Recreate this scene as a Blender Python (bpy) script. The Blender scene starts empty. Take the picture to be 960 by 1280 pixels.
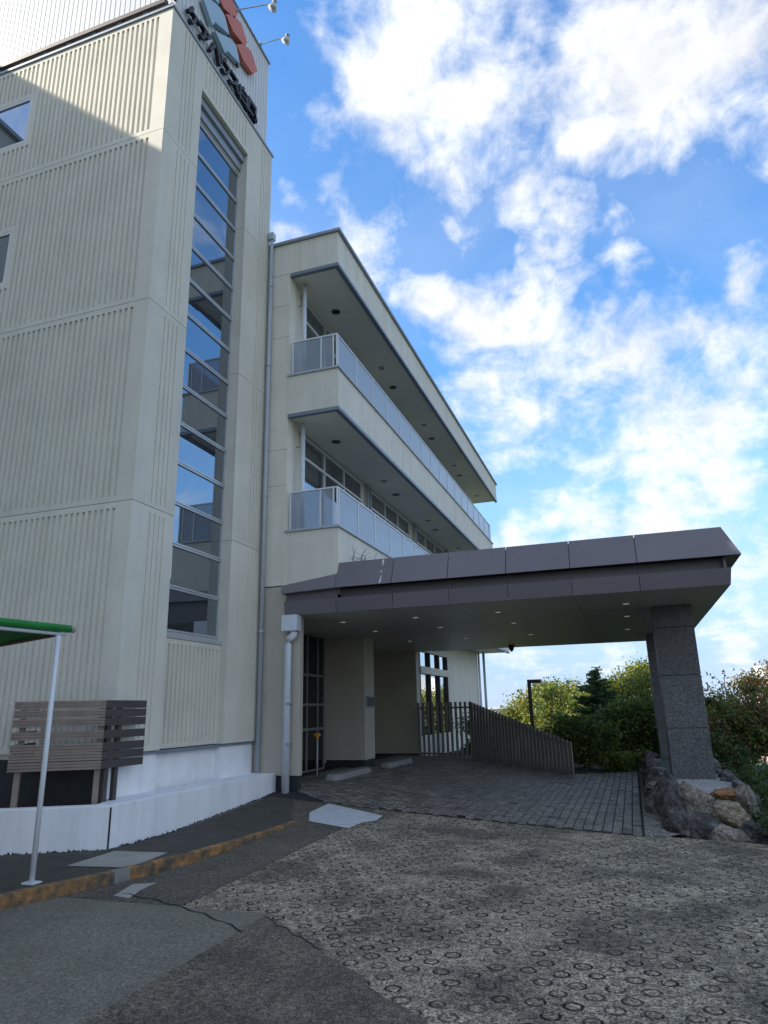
import bpy, bmesh, math, random
import numpy as np
from mathutils import Vector, Matrix, noise as mnoise
random.seed(7); rng = np.random.default_rng(7)
S = bpy.context.scene
COL = S.collection
R = math.radians

# ------------------------------------------------------------------ camera
cam = bpy.data.objects.new('camera', bpy.data.cameras.new('camera'))
COL.objects.link(cam)
S.camera = cam
cam.data.sensor_fit = 'VERTICAL'; cam.data.sensor_height = 36.0; cam.data.sensor_width = 27.0
cam.data.lens = 860/1280*36
cam.data.clip_start = 0.05; cam.data.clip_end = 20000
M = Matrix(((0.9444, 0.1099, 0.3098, 0.0), (0.3280, -0.2539, -0.9099, 0.0), (-0.0213, 0.9610, -0.2759, 1.6), (0, 0, 0, 1)))
cam.matrix_world = M

# ------------------------------------------------------------------ light
SUN = Vector((-1.0, -0.45, 0.837)).normalized()          # towards the sun
W = bpy.data.worlds.new('World'); S.world = W; W.use_nodes = True
SKY_STRENGTH = 0.13
CLOUD = 3.6
S.view_settings.view_transform = 'Standard'; S.view_settings.look = 'None'
S.view_settings.gamma = 1.0; S.view_settings.use_curve_mapping = False
S.view_settings.exposure = 1.36
def build_world():
    nt = W.node_tree; nt.nodes.clear(); L = nt.links.new
    def N(t, **k):
        n = nt.nodes.new(t)
        for a, b in k.items(): setattr(n, a, b)
        return n
    def math_(op, a, b=None, clamp=False):
        n = N('ShaderNodeMath', operation=op, use_clamp=clamp)
        for i, v in enumerate((a, b)):
            if v is None: continue
            if hasattr(v, 'links'): L(v, n.inputs[i])
            else: n.inputs[i].default_value = v
        return n.outputs[0]
    def mrange(v, a, b, c=0., d=1., smooth=True):
        n = N('ShaderNodeMapRange', interpolation_type='SMOOTHSTEP' if smooth else 'LINEAR')
        L(v, n.inputs[0])
        for i, q in enumerate((a, b, c, d)): n.inputs[1+i].default_value = q
        return n.outputs[0]
    sky = N('ShaderNodeTexSky', sky_type='NISHITA', sun_disc=False)
    sky.sun_elevation = math.asin(SUN.z); sky.sun_rotation = math.atan2(SUN.x, SUN.y) % (2*math.pi)
    sky.altitude = 50; sky.air_density = 1.0; sky.dust_density = 0.0; sky.ozone_density = 2.5
    hs = N('ShaderNodeHueSaturation'); hs.inputs['Saturation'].default_value = 1.22; L(sky.outputs[0], hs.inputs['Color'])
    tc = N('ShaderNodeTexCoord'); D = tc.outputs['Generated']
    nrm = N('ShaderNodeVectorMath', operation='NORMALIZE'); L(D, nrm.inputs[0]); D = nrm.outputs[0]
    sep = N('ShaderNodeSeparateXYZ'); L(D, sep.inputs[0])
    den = math_('ADD', math_('MAXIMUM', sep.outputs[2], 0.0), 0.22)
    cmb = N('ShaderNodeCombineXYZ')
    L(math_('DIVIDE', sep.outputs[0], den), cmb.inputs[0]); L(math_('DIVIDE', sep.outputs[1], den), cmb.inputs[1])
    def noise(vec, sc, det, rough, dist=0.0, off=(0, 0, 0)):
        mp = N('ShaderNodeMapping'); L(vec, mp.inputs[0]); mp.inputs[1].default_value = off
        n = N('ShaderNodeTexNoise'); L(mp.outputs[0], n.inputs[0])
        n.inputs['Scale'].default_value = sc; n.inputs['Detail'].default_value = det
        n.inputs['Roughness'].default_value = rough; n.inputs['Distortion'].default_value = dist
        return n
    # wobble the directions so that the cloud masses have torn outlines
    wob = noise(D, 9.0, 3, .6)
    w1 = N('ShaderNodeVectorMath', operation='SUBTRACT'); L(wob.outputs['Color'], w1.inputs[0]); w1.inputs[1].default_value = (.5, .5, .5)
    w2 = N('ShaderNodeVectorMath', operation='SCALE'); L(w1.outputs[0], w2.inputs[0]); w2.inputs['Scale'].default_value = 0.16
    w3 = N('ShaderNodeVectorMath', operation='ADD'); L(D, w3.inputs[0]); L(w2.outputs[0], w3.inputs[1])
    w4 = N('ShaderNodeVectorMath', operation='NORMALIZE'); L(w3.outputs[0], w4.inputs[0]); DW = w4.outputs[0]
    BLOBS = [(-0.159, 0.625, 0.765, 0.108, 1.0), (-0.095, 0.682, 0.726, 0.079, 1.0), (-0.045, 0.638, 0.769, 0.051, 0.8), (-0.229, 0.568, 0.791, 0.069, 0.55), (-0.218, 0.644, 0.733, 0.056, 0.7), (0.092, 0.676, 0.731, 0.108, 1.1), (0.182, 0.675, 0.715, 0.102, 1.1), (0.047, 0.723, 0.69, 0.054, 0.9), (0.138, 0.738, 0.66, 0.077, 0.9), (0.211, 0.731, 0.649, 0.057, 0.7), (-0.064, 0.765, 0.641, 0.044, 0.75), (-0.021, 0.8, 0.6, 0.042, 0.75), (0.007, 0.79, 0.613, 0.029, 0.6), (-0.161, 0.773, 0.613, 0.027, 0.7), (-0.308, 0.684, 0.661, 0.026, 0.5), (-0.343, 0.672, 0.656, 0.018, 0.5), (-0.122, 0.737, 0.664, 0.016, 0.4), (-0.292, 0.746, 0.598, 0.058, 0.8), (-0.369, 0.697, 0.615, 0.026, 0.6), (-0.207, 0.819, 0.535, 0.055, 0.8), (-0.141, 0.845, 0.517, 0.065, 0.9), (-0.079, 0.845, 0.528, 0.058, 0.9), (-0.045, 0.859, 0.51, 0.053, 0.9), (0.042, 0.81, 0.584, 0.025, 0.6), (0.045, 0.836, 0.547, 0.026, 0.6), (0.029, 0.856, 0.516, 0.024, 0.5), (0.1, 0.842, 0.531, 0.025, 0.5), (0.189, 0.836, 0.516, 0.036, 0.6), (0.21, 0.776, 0.595, 0.031, 0.5), (-0.132, 0.889, 0.438, 0.072, 0.75), (-0.048, 0.911, 0.408, 0.081, 0.8), (0.041, 0.893, 0.449, 0.067, 0.8), (0.111, 0.882, 0.458, 0.069, 0.8), (0.173, 0.888, 0.426, 0.071, 0.8), (0.052, 0.93, 0.364, 0.088, 0.8), (0.145, 0.937, 0.318, 0.078, 0.85), (-0.015, 0.943, 0.332, 0.059, 0.65), (-0.121, 0.927, 0.354, 0.056, 0.5), (0.145, 0.95, 0.278, 0.058, 0.9), (0.088, 0.967, 0.24, 0.061, 0.9), (0.17, 0.962, 0.213, 0.048, 0.7), (-0.113, 0.965, 0.238, 0.061, 0.95), (-0.057, 0.969, 0.242, 0.049, 0.9), (0.16, 0.978, 0.134, 0.056, 0.6), (0.125, 0.989, 0.076, 0.057, 0.5), (-0.104, 0.988, 0.11, 0.044, 0.35), (-0.022, 0.997, 0.074, 0.062, 0.35), (-0.152, 0.987, 0.057, 0.043, 0.4), (-0.24, 0.733, 0.637, 0.062, -0.5), (-0.211, 0.778, 0.592, 0.042, -0.4), (0.132, 0.805, 0.579, 0.055, -0.5), (0.079, 0.791, 0.607, 0.037, -0.4), (-0.129, 0.949, 0.289, 0.051, -0.6), (-0.129, 0.806, 0.578, 0.042, -0.5), (-0.347, 0.639, 0.687, 0.059, -0.6), (-0.026, 0.673, 0.739, 0.026, -0.45), (-0.299, 0.585, 0.754, 0.045, -0.4), (0.013, 0.836, 0.549, 0.02, -0.3)]
    pos = None; neg = None
    for x, y, z, a, w in BLOBS:
        dp = N('ShaderNodeVectorMath', operation='DISTANCE'); L(DW, dp.inputs[0]); dp.inputs[1].default_value = (x, y, z)
        v = mrange(dp.outputs['Value'], a*(1.85 if w > 0 else 1.5), 0.0, 0., abs(w), False)
        if w > 0: pos = v if pos is None else math_('MAXIMUM', pos, v)
        else: neg = v if neg is None else math_('MAXIMUM', neg, v)
    # the rest of the sky: broken cloud from noise alone, cover chosen to brighten the shade
    gen = noise(cmb.outputs[0], 1.3, 3, .5, .2, (3.1, 1.7, 0))
    gen = mrange(gen.outputs[0], .40, .60, 0., 1.0)
    cc = N('ShaderNodeVectorMath', operation='DISTANCE'); L(D, cc.inputs[0]); cc.inputs[1].default_value = (-.05, .86, .5)
    gen = math_('MULTIPLY', gen, mrange(cc.outputs['Value'], .50, .80))
    pos = math_('MAXIMUM', pos, gen)
    f1 = noise(cmb.outputs[0], 3.6, 7, .60, .5)
    f2 = noise(D, 18.0, 5, .66, .3)
    base = math_('SUBTRACT', pos, math_('MULTIPLY', neg, .55))
    d = math_('ADD', base, math_('MULTIPLY', math_('SUBTRACT', f1.outputs[0], .5), 1.9))
    d = math_('ADD', d, math_('MULTIPLY', math_('SUBTRACT', f2.outputs[0], .5), 1.1))
    alpha = mrange(d, .07, 1.0)
    veil = noise(cmb.outputs[0], 2.2, 3, .6, .4, (8, 2, 0))
    veil = math_('MULTIPLY', mrange(veil.outputs[0], .36, .72), .14)
    alpha = math_('MAXIMUM', alpha, veil)
    alpha = math_('MULTIPLY', alpha, .95)
    shade = noise(cmb.outputs[0], 3.0, 3, .55, .2, (5, 9, 0))
    shade = mrange(shade.outputs[0], .35, .68, .86, 1.05)
    br = math_('MULTIPLY', shade, mrange(f2.outputs[0], .3, .7, .92, 1.06))
    cl = N('ShaderNodeCombineColor')
    L(math_('MULTIPLY', br, CLOUD*.985), cl.inputs[0]); L(math_('MULTIPLY', br, CLOUD*1.0), cl.inputs[1]); L(math_('MULTIPLY', br, CLOUD*1.02), cl.inputs[2])
    # pale blue haze low over the horizon
    hz = N('ShaderNodeMix', data_type='RGBA'); L(mrange(sep.outputs[2], .42, .02, 0., .92), hz.inputs[0]); L(hs.outputs[0], hz.inputs[6])
    hz.inputs[7].default_value = (CLOUD*.36, CLOUD*.53, CLOUD*.81, 1)
    mix = N('ShaderNodeMix', data_type='RGBA'); L(alpha, mix.inputs[0]); L(hz.outputs[2], mix.inputs[6]); L(cl.outputs[0], mix.inputs[7])
    bg = N('ShaderNodeBackground'); L(mix.outputs[2], bg.inputs[0]); bg.inputs[1].default_value = SKY_STRENGTH
    out = N('ShaderNodeOutputWorld'); L(bg.outputs[0], out.inputs[0])
build_world()
W.cycles.sampling_method = 'MANUAL'; W.cycles.sample_map_resolution = 512
S.cycles.max_bounces = 6; S.cycles.diffuse_bounces = 3; S.cycles.glossy_bounces = 3; S.cycles.transparent_max_bounces = 8
sl = bpy.data.lights.new('sun', 'SUN'); sl.energy = 3.1; sl.angle = R(0.53); sl.color = (1.0, 0.92, 0.80)
so = bpy.data.objects.new('sun', sl); COL.objects.link(so)
so.rotation_euler = SUN.to_track_quat('Z', 'Y').to_euler()
so.location = (-20, -10, 40)

# ------------------------------------------------------------------ helpers
MATS = {}
def mat(name, col, rough=.7, var=.12, scale=3.0, bump=0.0, bscale=40., streak=0.0, metal=0.0, spec=.5,
        speck=None, speck_scale=160., speck_amt=.5, col2=None, c2=(.45, .65), c2scale=1.0, coat=0.0, grain=None, each=0.0):
    """col modulated by noise; streak = rain runs; speck = second colour in grains; col2 = large blotches"""
    m = bpy.data.materials.new(name); m.use_nodes = True; nt = m.node_tree; L = nt.links.new
    P = nt.nodes['Principled BSDF']
    P.inputs['Roughness'].default_value = rough; P.inputs['Metallic'].default_value = metal
    P.inputs['Specular IOR Level'].default_value = spec
    if coat: P.inputs['Coat Weight'].default_value = coat
    g = nt.nodes.new('ShaderNodeNewGeometry')
    def noise(sc, det=5, rgh=.6, mapping=None):
        n = nt.nodes.new('ShaderNodeTexNoise'); n.inputs['Scale'].default_value = sc
        n.inputs['Detail'].default_value = det; n.inputs['Roughness'].default_value = rgh
        if mapping:
            mp = nt.nodes.new('ShaderNodeMapping'); mp.inputs[3].default_value = mapping
            L(g.outputs['Position'], mp.inputs[0]); L(mp.outputs[0], n.inputs[0])
        else: L(g.outputs['Position'], n.inputs[0])
        return n.outputs[0]
    def mr(v, a, b, c, d):
        n = nt.nodes.new('ShaderNodeMapRange'); L(v, n.inputs[0])
        for i, q in enumerate((a, b, c, d)): n.inputs[1+i].default_value = q
        return n.outputs[0]
    def mixc(fac, a, b, mode='MIX'):
        n = nt.nodes.new('ShaderNodeMix'); n.data_type = 'RGBA'; n.blend_type = mode
        if hasattr(fac, 'links'): L(fac, n.inputs[0])
        else: n.inputs[0].default_value = fac
        for i, v in ((6, a), (7, b)):
            if hasattr(v, 'links'): L(v, n.inputs[i])
            else: n.inputs[i].default_value = (*v[:3], 1)
        return n.outputs[2]
    c = (*col, 1)
    out = mixc(mr(noise(scale), .3, .7, 0, 1), tuple(q*(1-var) for q in col), tuple(q*(1+var) for q in col))
    if col2: out = mixc(mr(noise(c2scale, 6, .65), c2[0], c2[1], 0, 1), out, col2)
    if streak:
        s = mr(noise(1.0, 6, .65, (5, 5, .35)), .45, .75, 0, streak)
        out = mixc(s, out, tuple(q*.35 for q in col))
    if speck:
        n = nt.nodes.new('ShaderNodeTexVoronoi'); n.inputs['Scale'].default_value = speck_scale
        L(g.outputs['Position'], n.inputs[0])
        out = mixc(mr(n.outputs['Color'], 1-speck_amt, 1-speck_amt+.06, 0, 1), out, speck)
    if each:
        oi = nt.nodes.new('ShaderNodeObjectInfo'); vm = nt.nodes.new('ShaderNodeVectorMath'); vm.operation = 'SCALE'
        L(out, vm.inputs[0]); L(mr(oi.outputs['Random'], 0, 1, 1-each, 1+each), vm.inputs['Scale']); out = vm.outputs[0]
    if grain:
        gs, ga = grain
        k = nt.nodes.new('ShaderNodeMath'); k.operation = 'MULTIPLY'
        L(mr(noise(gs, 2, .7), .36, .64, 1-ga, 1+ga*1.3), k.inputs[0]); L(mr(noise(gs*.28, 3, .6), .35, .65, 1-ga*.45, 1+ga*.45), k.inputs[1])
        vm = nt.nodes.new('ShaderNodeVectorMath'); vm.operation = 'SCALE'; L(out, vm.inputs[0]); L(k.outputs[0], vm.inputs['Scale']); out = vm.outputs[0]
    L(out, P.inputs['Base Color'])
    if bump:
        b = nt.nodes.new('ShaderNodeBump'); b.inputs['Strength'].default_value = bump; b.inputs['Distance'].default_value = .01
        L(noise(bscale, 6, .65), b.inputs['Height']); L(b.outputs[0], P.inputs['Normal'])
    MATS[name] = m
    return m
def glass(name, tint, refl, rough=.01, trans=0.0, dark=(.02, .025, .03)):
    m = bpy.data.materials.new(name); m.use_nodes = True; nt = m.node_tree; nt.nodes.clear(); L = nt.links.new
    o = nt.nodes.new('ShaderNodeOutputMaterial')
    gl = nt.nodes.new('ShaderNodeBsdfGlossy'); gl.inputs[0].default_value = (*tint, 1); gl.inputs['Roughness'].default_value = rough
    df = nt.nodes.new('ShaderNodeBsdfDiffuse'); df.inputs[0].default_value = (*dark, 1)
    tr = nt.nodes.new('ShaderNodeBsdfTransparent'); tr.inputs[0].default_value = (.86, .9, .9, 1)
    m1 = nt.nodes.new('ShaderNodeMixShader'); m1.inputs[0].default_value = trans; L(df.outputs[0], m1.inputs[1]); L(tr.outputs[0], m1.inputs[2])
    fr = nt.nodes.new('ShaderNodeFresnel'); fr.inputs[0].default_value = 1.5
    ad = nt.nodes.new('ShaderNodeMath'); ad.operation = 'ADD'; ad.use_clamp = True; ad.inputs[1].default_value = refl; L(fr.outputs[0], ad.inputs[0])
    m2 = nt.nodes.new('ShaderNodeMixShader'); L(ad.outputs[0], m2.inputs[0]); L(m1.outputs[0], m2.inputs[1]); L(gl.outputs[0], m2.inputs[2])
    L(m2.outputs[0], o.inputs[0]); MATS[name] = m
    return m

class MB:
    def __init__(s): s.v = []; s.f = []; s.mi = []
    def face(s, *p, m=0):
        i = len(s.v); s.v += [tuple(q) for q in p]; s.f.append(tuple(range(i, i+len(p)))); s.mi.append(m); return s
    def box(s, x0, x1, y0, y1, z0, z1, m=0):
        i = len(s.v)
        s.v += [(x, y, z) for z in (z0, z1) for y in (y0, y1) for x in (x0, x1)]
        for f in ((0, 2, 3, 1), (4, 5, 7, 6), (0, 1, 5, 4), (2, 6, 7, 3), (0, 4, 6, 2), (1, 3, 7, 5)):
            s.f.append(tuple(i+k for k in f)); s.mi.append(m)
        return s
    def obox(s, p0, p1, w, z0, z1, m=0, z0b=None, z1b=None):
        """upright slab from p0 to p1 (xy), w thick to the left of the direction; heights may differ at the ends"""
        z0b = z0 if z0b is None else z0b; z1b = z1 if z1b is None else z1b
        d = Vector((p1[0]-p0[0], p1[1]-p0[1])).normalized(); n = Vector((-d.y, d.x))*w
        i = len(s.v)
        A = [(p0[0], p0[1]), (p1[0], p1[1]), (p1[0]+n.x, p1[1]+n.y), (p0[0]+n.x, p0[1]+n.y)]
        zb = (z0, z0b, z0b, z0); zt = (z1, z1b, z1b, z1)
        s.v += [(a[0], a[1], z) for a, z in zip(A, zb)] + [(a[0], a[1], z) for a, z in zip(A, zt)]
        for f in ((0, 3, 2, 1), (4, 5, 6, 7), (0, 1, 5, 4), (1, 2, 6, 5), (2, 3, 7, 6), (3, 0, 4, 7)):
            s.f.append(tuple(i+k for k in f)); s.mi.append(m)
        return s
    def tube(s, pts, r, n=12, m=0, cap=True):
        pts = [Vector(p) for p in pts]; rs = r if isinstance(r, (list, tuple)) else [r]*len(pts)
        i0 = len(s.v)
        for k, p in enumerate(pts):
            t = (pts[min(k+1, len(pts)-1)]-pts[max(k-1, 0)]).normalized()
            a = t.orthogonal().normalized() if abs(t.z) < .99 else Vector((1, 0, 0))
            a = (a - t*a.dot(t)).normalized(); b = t.cross(a)
            for j in range(n):
                q = p + (a*math.cos(2*math.pi*j/n) + b*math.sin(2*math.pi*j/n))*rs[k]
                s.v.append(tuple(q))
        for k in range(len(pts)-1):
            for j in range(n):
                s.f.append((i0+k*n+j, i0+k*n+(j+1) % n, i0+(k+1)*n+(j+1) % n, i0+(k+1)*n+j)); s.mi.append(m)
        if cap:
            s.f.append(tuple(i0+j for j in range(n))[::-1]); s.mi.append(m)
            s.f.append(tuple(i0+(len(pts)-1)*n+j for j in range(n))); s.mi.append(m)
        return s
    def extr(s, poly, axis, a, b, m=0):
        """extrude a 2-D polygon along axis: 'x' -> (y,z), 'y' -> (x,z), 'z' -> (x,y)"""
        def p3(u, v, t): return {'x': (t, u, v), 'y': (u, t, v), 'z': (u, v, t)}[axis]
        n = len(poly); i = len(s.v)
        s.v += [p3(u, v, a) for u, v in poly] + [p3(u, v, b) for u, v in poly]
        s.f.append(tuple(i+k for k in range(n))); s.f.append(tuple(i+n+k for k in range(n))[::-1]); s.mi += [m, m]
        for k in range(n):
            s.f.append((i+k, i+n+k, i+n+(k+1) % n, i+(k+1) % n)); s.mi.append(m)
        return s
    def build(s, name, material, parent=None, smooth=False, bevel=0.0, fix=True):
        me = bpy.data.meshes.new(name); me.from_pydata(s.v, [], s.f)
        ms = material if isinstance(material, (list, tuple)) else [material]
        for m in ms: me.materials.append(MATS[m] if isinstance(m, str) else m)
        if len(ms) > 1: me.polygons.foreach_set('material_index', s.mi)
        if fix:
            bm = bmesh.new(); bm.from_mesh(me); bmesh.ops.recalc_face_normals(bm, faces=bm.faces); bm.to_mesh(me); bm.free()
        if smooth: me.polygons.foreach_set('use_smooth', [True]*len(me.polygons))
        me.update()
        o = bpy.data.objects.new(name, me); COL.objects.link(o)
        if parent: o.parent = parent
        if bevel:
            b = o.modifiers.new('bevel', 'BEVEL'); b.width = bevel; b.segments = 2; b.limit_method = 'ANGLE'
        return o
def tag(o, label=None, cat=None, group=None, kind=None):
    for k, v in (('label', label), ('category', cat), ('group', group), ('kind', kind)):
        if v: o[k] = v
    return o
def thing(name, loc, label, cat, group=None):
    o = bpy.data.objects.new(name, None); COL.objects.link(o); o.empty_display_size = .2
    o.location = loc
    return tag(o, label, cat, group)
def adopt(o, parent):
    """parent while keeping the mesh where it stands"""
    o.parent = parent; o.matrix_parent_inverse = Matrix.Translation(parent.location).inverted()
    return o
class T:
    """a thing: an Empty at its base plus parts given in world coordinates"""
    def __init__(s, name, loc, label, cat, group=None): s.e = thing(name, loc, label, cat, group)
    def part(s, mb, name, material, under=None, label=None, **k):
        if name == 'pane': k['fix'] = False
        o = mb.build(name, material, **k)
        if under is None: adopt(o, s.e)
        else:
            o.parent = under; o.matrix_parent_inverse = Matrix.Translation(s.e.location).inverted() @ Matrix.Translation(s.e.location)
        if label: o['label'] = label
        return o

# ------------------------------------------------------------------ materials
mat('panel_paint', (.655, .625, .525), .75, .05, 1.3, .25, 90., .12, each=.035, col2=(.57, .53, .43), c2=(.55, .8), c2scale=.7)
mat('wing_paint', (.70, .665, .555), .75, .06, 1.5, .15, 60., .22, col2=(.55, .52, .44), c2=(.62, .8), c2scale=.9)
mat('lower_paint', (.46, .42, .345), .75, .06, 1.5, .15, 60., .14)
mat('soffit_paint', (.80, .78, .70), .6, .04, 1.0)
mat('white_paint', (.82, .83, .84), .65, .06, 2.0, .15, 50., .20, col2=(.42, .44, .46), c2=(.66, .85), c2scale=1.6)
mat('plinth_black', (.018, .02, .024), .6, .2)
mat('charcoal', (.03, .03, .03), .9, .3)
mat('screen_metal', (.62, .63, .62), .45, .03, 2.0, metal=0.0)
mat('gutter_brown', (.10, .075, .06), .5, .2)
mat('steel_grey', (.30, .34, .38), .45, .08, metal=.2)
mat('edge_metal', (.20, .235, .28), .5, .08, metal=.2)
mat('alu', (.52, .54, .56), .35, .04, metal=.4)
mat('door_frame', (.22, .225, .225), .4, .05)
mat('frame_white', (.66, .67, .67), .4, .04)
mat('pipe_white', (.62, .66, .70), .4, .05, 4.0, streak=.12)
mat('pipe_grey', (.40, .44, .47), .45, .06, 4.0, streak=.15)
mat('fascia', (.172, .152, .160), .42, .06, 1.2, .05, 8., streak=.10, each=.07)
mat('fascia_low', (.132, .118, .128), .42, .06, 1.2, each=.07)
mat('canopy_soffit', (.52, .52, .48), .40, .05, .8, spec=.5, each=.07)
mat('granite', (.062, .062, .064), .55, .2, 5.0, .2, 220., speck=(.27, .265, .26), speck_scale=190., speck_amt=.30, grain=(70., .4), each=.12)
mat('gravel_white', (.38, .375, .36), .9, .5, 60., .8, 60.)
mat('rail_white', (.72, .74, .75), .35, .03)
mat('curtain', (.50, .48, .44), .9, .08, 5.)
mat('room_dark', (.035, .035, .035), .9, .2)
mat('timber_light', (.27, .215, .175), .6, .15, 5., .2, 60.)
mat('timber_dark', (.062, .055, .05), .6, .15, 5., .2, 60.)
mat('pole_white', (.66, .68, .69), .35, .03, 6.)
mat('green_canvas', (.012, .23, .03), .55, .12, 8.)
mat('pipe_rust', (.13, .09, .06), .7, .3, 20.)
mat('asphalt_strip', (0.097, 0.082, 0.059), .9, .2, 2., .9, 120., grain=(75., .75))
mat('asphalt_light', (0.180, 0.162, 0.120), .92, .12, 2., .8, 150., grain=(95., .5), col2=(0.137, 0.121, 0.086), c2=(.4, .7), c2scale=.8)
mat('asphalt_dark', (0.134, 0.110, 0.075), .92, .25, 2., .9, 150., grain=(70., .75), col2=(0.075, 0.064, 0.045), c2=(.42, .66), c2scale=1.3)
mat('asphalt_walk', (0.056, 0.051, 0.038), .92, .25, 3., .6, 150., grain=(90., .5))
mat('ring_concrete', (0.260, 0.217, 0.145), .93, .25, 2.5, 1., 110., grain=(55., .85), col2=(0.113, 0.095, 0.064), c2=(.45, .62), c2scale=1.1)
mat('groove_dark', (.055, .049, .038), .95, .6, 3., col2=(.13, .115, .09), c2=(.46, .62), c2scale=3.)  # ring groove faces, blotchy and darker than the slab
mat('crack', (.012, .011, .010), .95, .2, 20.)
mat('sett', (0.137, 0.123, 0.100), .50, .55, 4.0, .7, 90., grain=(60., .5))
mat('sett_joint', (.022, .021, .020), .95, .2, 20.)
mat('patch_white', (.50, .51, .50), .85, .10, 6., .3, 60.)
mat('patch_beige', (.34, .325, .28), .85, .12, 3., .3, 60.)
mat('kerb_yellow', (.40, .195, .055), .85, .4, 14., .7, 50., col2=(.075, .066, .05), c2=(.36, .60), c2scale=5.)
mat('kerb_grey', (.20, .195, .18), .85, .2, 8., .4, 50.)
mat('concrete_block', (.27, .265, .25), .85, .15, 5., .4, 60.)
mat('soil', (.05, .055, .03), .95, .4, 1.2, .6, 20., col2=(.035, .06, .02), c2scale=.4)
mat('iron_dark', (.035, .028, .025), .5, .2)
mat('picket_dark', (.060, .058, .058), .5, .12)
mat('picket_grey', (.205, .188, .17), .5, .12)
mat('stone_dark', (.062, .057, .052), .85, .4, 4., 1., 30., col2=(.15, .14, .125), c2=(.5, .7), c2scale=4., grain=(40., .5))
mat('stone_grey', (.21, .20, .175), .85, .25, 4., .8, 18., col2=(.09, .085, .075), c2=(.5, .65), c2scale=5., grain=(35., .4))
mat('stone_tan', (.30, .245, .17), .85, .25, 4., .8, 18., col2=(.13, .11, .09), c2=(.52, .68), c2scale=5., grain=(35., .4))
mat('stone_brown', (.215, .185, .145), .85, .3, 4., 1., 18., col2=(.085, .075, .06), c2=(.48, .66), c2scale=5., grain=(35., .4))
mat('stone_orange', (.22, .115, .05), .85, .25, 4., .8, 18., col2=(.10, .055, .03), c2scale=5., grain=(35., .4))
mat('sign_black', (.016, .016, .02), .5, .1)
mat('sign_blue', (.34, .48, .58), .5, .05)
mat('sign_blue_edge', (.13, .20, .27), .5, .05)
mat('sign_red', (.56, .145, .095), .5, .05)
mat('lamp_lens', (.85, .85, .82), .3, .02)
mat('dark_lens', (.02, .02, .022), .3, .1)
mat('orange_cap', (.75, .28, .02), .5, .05)
mat('bark', (.075, .055, .04), .9, .3, 8., .6, 20.)
mat('far_white', (.70, .70, .69), .8, .05)
mat('far_pink', (.58, .42, .36), .8, .08)
mat('block_wall', (.55, .54, .50), .8, .08, 1., .1, 40.)
m_ = mat('lamp_lit', (.8, .8, .78), .4, .02); m_.node_tree.nodes['Principled BSDF'].inputs['Emission Color'].default_value = (1, .96, .88, 1); m_.node_tree.nodes['Principled BSDF'].inputs['Emission Strength'].default_value = .12
def leafmat(name, col, var=.35, trans=.35):
    m = mat(name, col, .55, var, 6.0)
    nt = m.node_tree; P = nt.nodes['Principled BSDF']; L = nt.links.new
    t = nt.nodes.new('ShaderNodeBsdfTranslucent'); t.inputs[0].default_value = (min(1, col[0]*1.6), min(1, col[1]*1.6), col[2], 1)
    mx = nt.nodes.new('ShaderNodeMixShader'); mx.inputs[0].default_value = trans
    L(P.outputs[0], mx.inputs[1]); L(t.outputs[0], mx.inputs[2]); L(mx.outputs[0], nt.nodes['Material Output'].inputs[0])
leafmat('leaf_green', (.075, .125, .03)); leafmat('leaf_mid', (.15, .19, .04)); leafmat('leaf_yellow', (.36, .32, .05))
leafmat('leaf_dark', (.035, .06, .02)); leafmat('leaf_conifer', (.03, .07, .03)); leafmat('leaf_red', (.22, .095, .045)); leafmat('leaf_juniper', (.06, .10, .03))
leafmat('leaf_orange', (.30, .17, .03))
glass('tower_glass', (.84, .92, 1.0), .27)
glass('balcony_glass', (.9, .95, 1.0), .22, trans=.72)
glass('door_glass', (.9, .95, 1.0), .02, trans=0.0, dark=(.008, .009, .010))
glass('bay_glass', (.92, .96, 1.0), .55, dark=(.03, .035, .04))
def railglass():
    m = bpy.data.materials.new('rail_panel'); m.use_nodes = True; nt = m.node_tree; L = nt.links.new
    P = nt.nodes['Principled BSDF']; P.inputs['Base Color'].default_value = (.50, .545, .58, 1); P.inputs['Roughness'].default_value = .25
    tr = nt.nodes.new('ShaderNodeBsdfTransparent'); tr.inputs[0].default_value = (.75, .8, .84, 1)
    lw = nt.nodes.new('ShaderNodeLayerWeight'); lw.inputs[0].default_value = .35
    mr = nt.nodes.new('ShaderNodeMapRange'); L(lw.outputs['Facing'], mr.inputs[0]); mr.inputs[3].default_value = .35; mr.inputs[4].default_value = .95
    mx = nt.nodes.new('ShaderNodeMixShader'); L(mr.outputs[0], mx.inputs[0]); L(tr.outputs[0], mx.inputs[1]); L(P.outputs[0], mx.inputs[2])
    L(mx.outputs[0], nt.nodes['Material Output'].inputs[0]); MATS['rail_panel'] = m
railglass()

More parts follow.
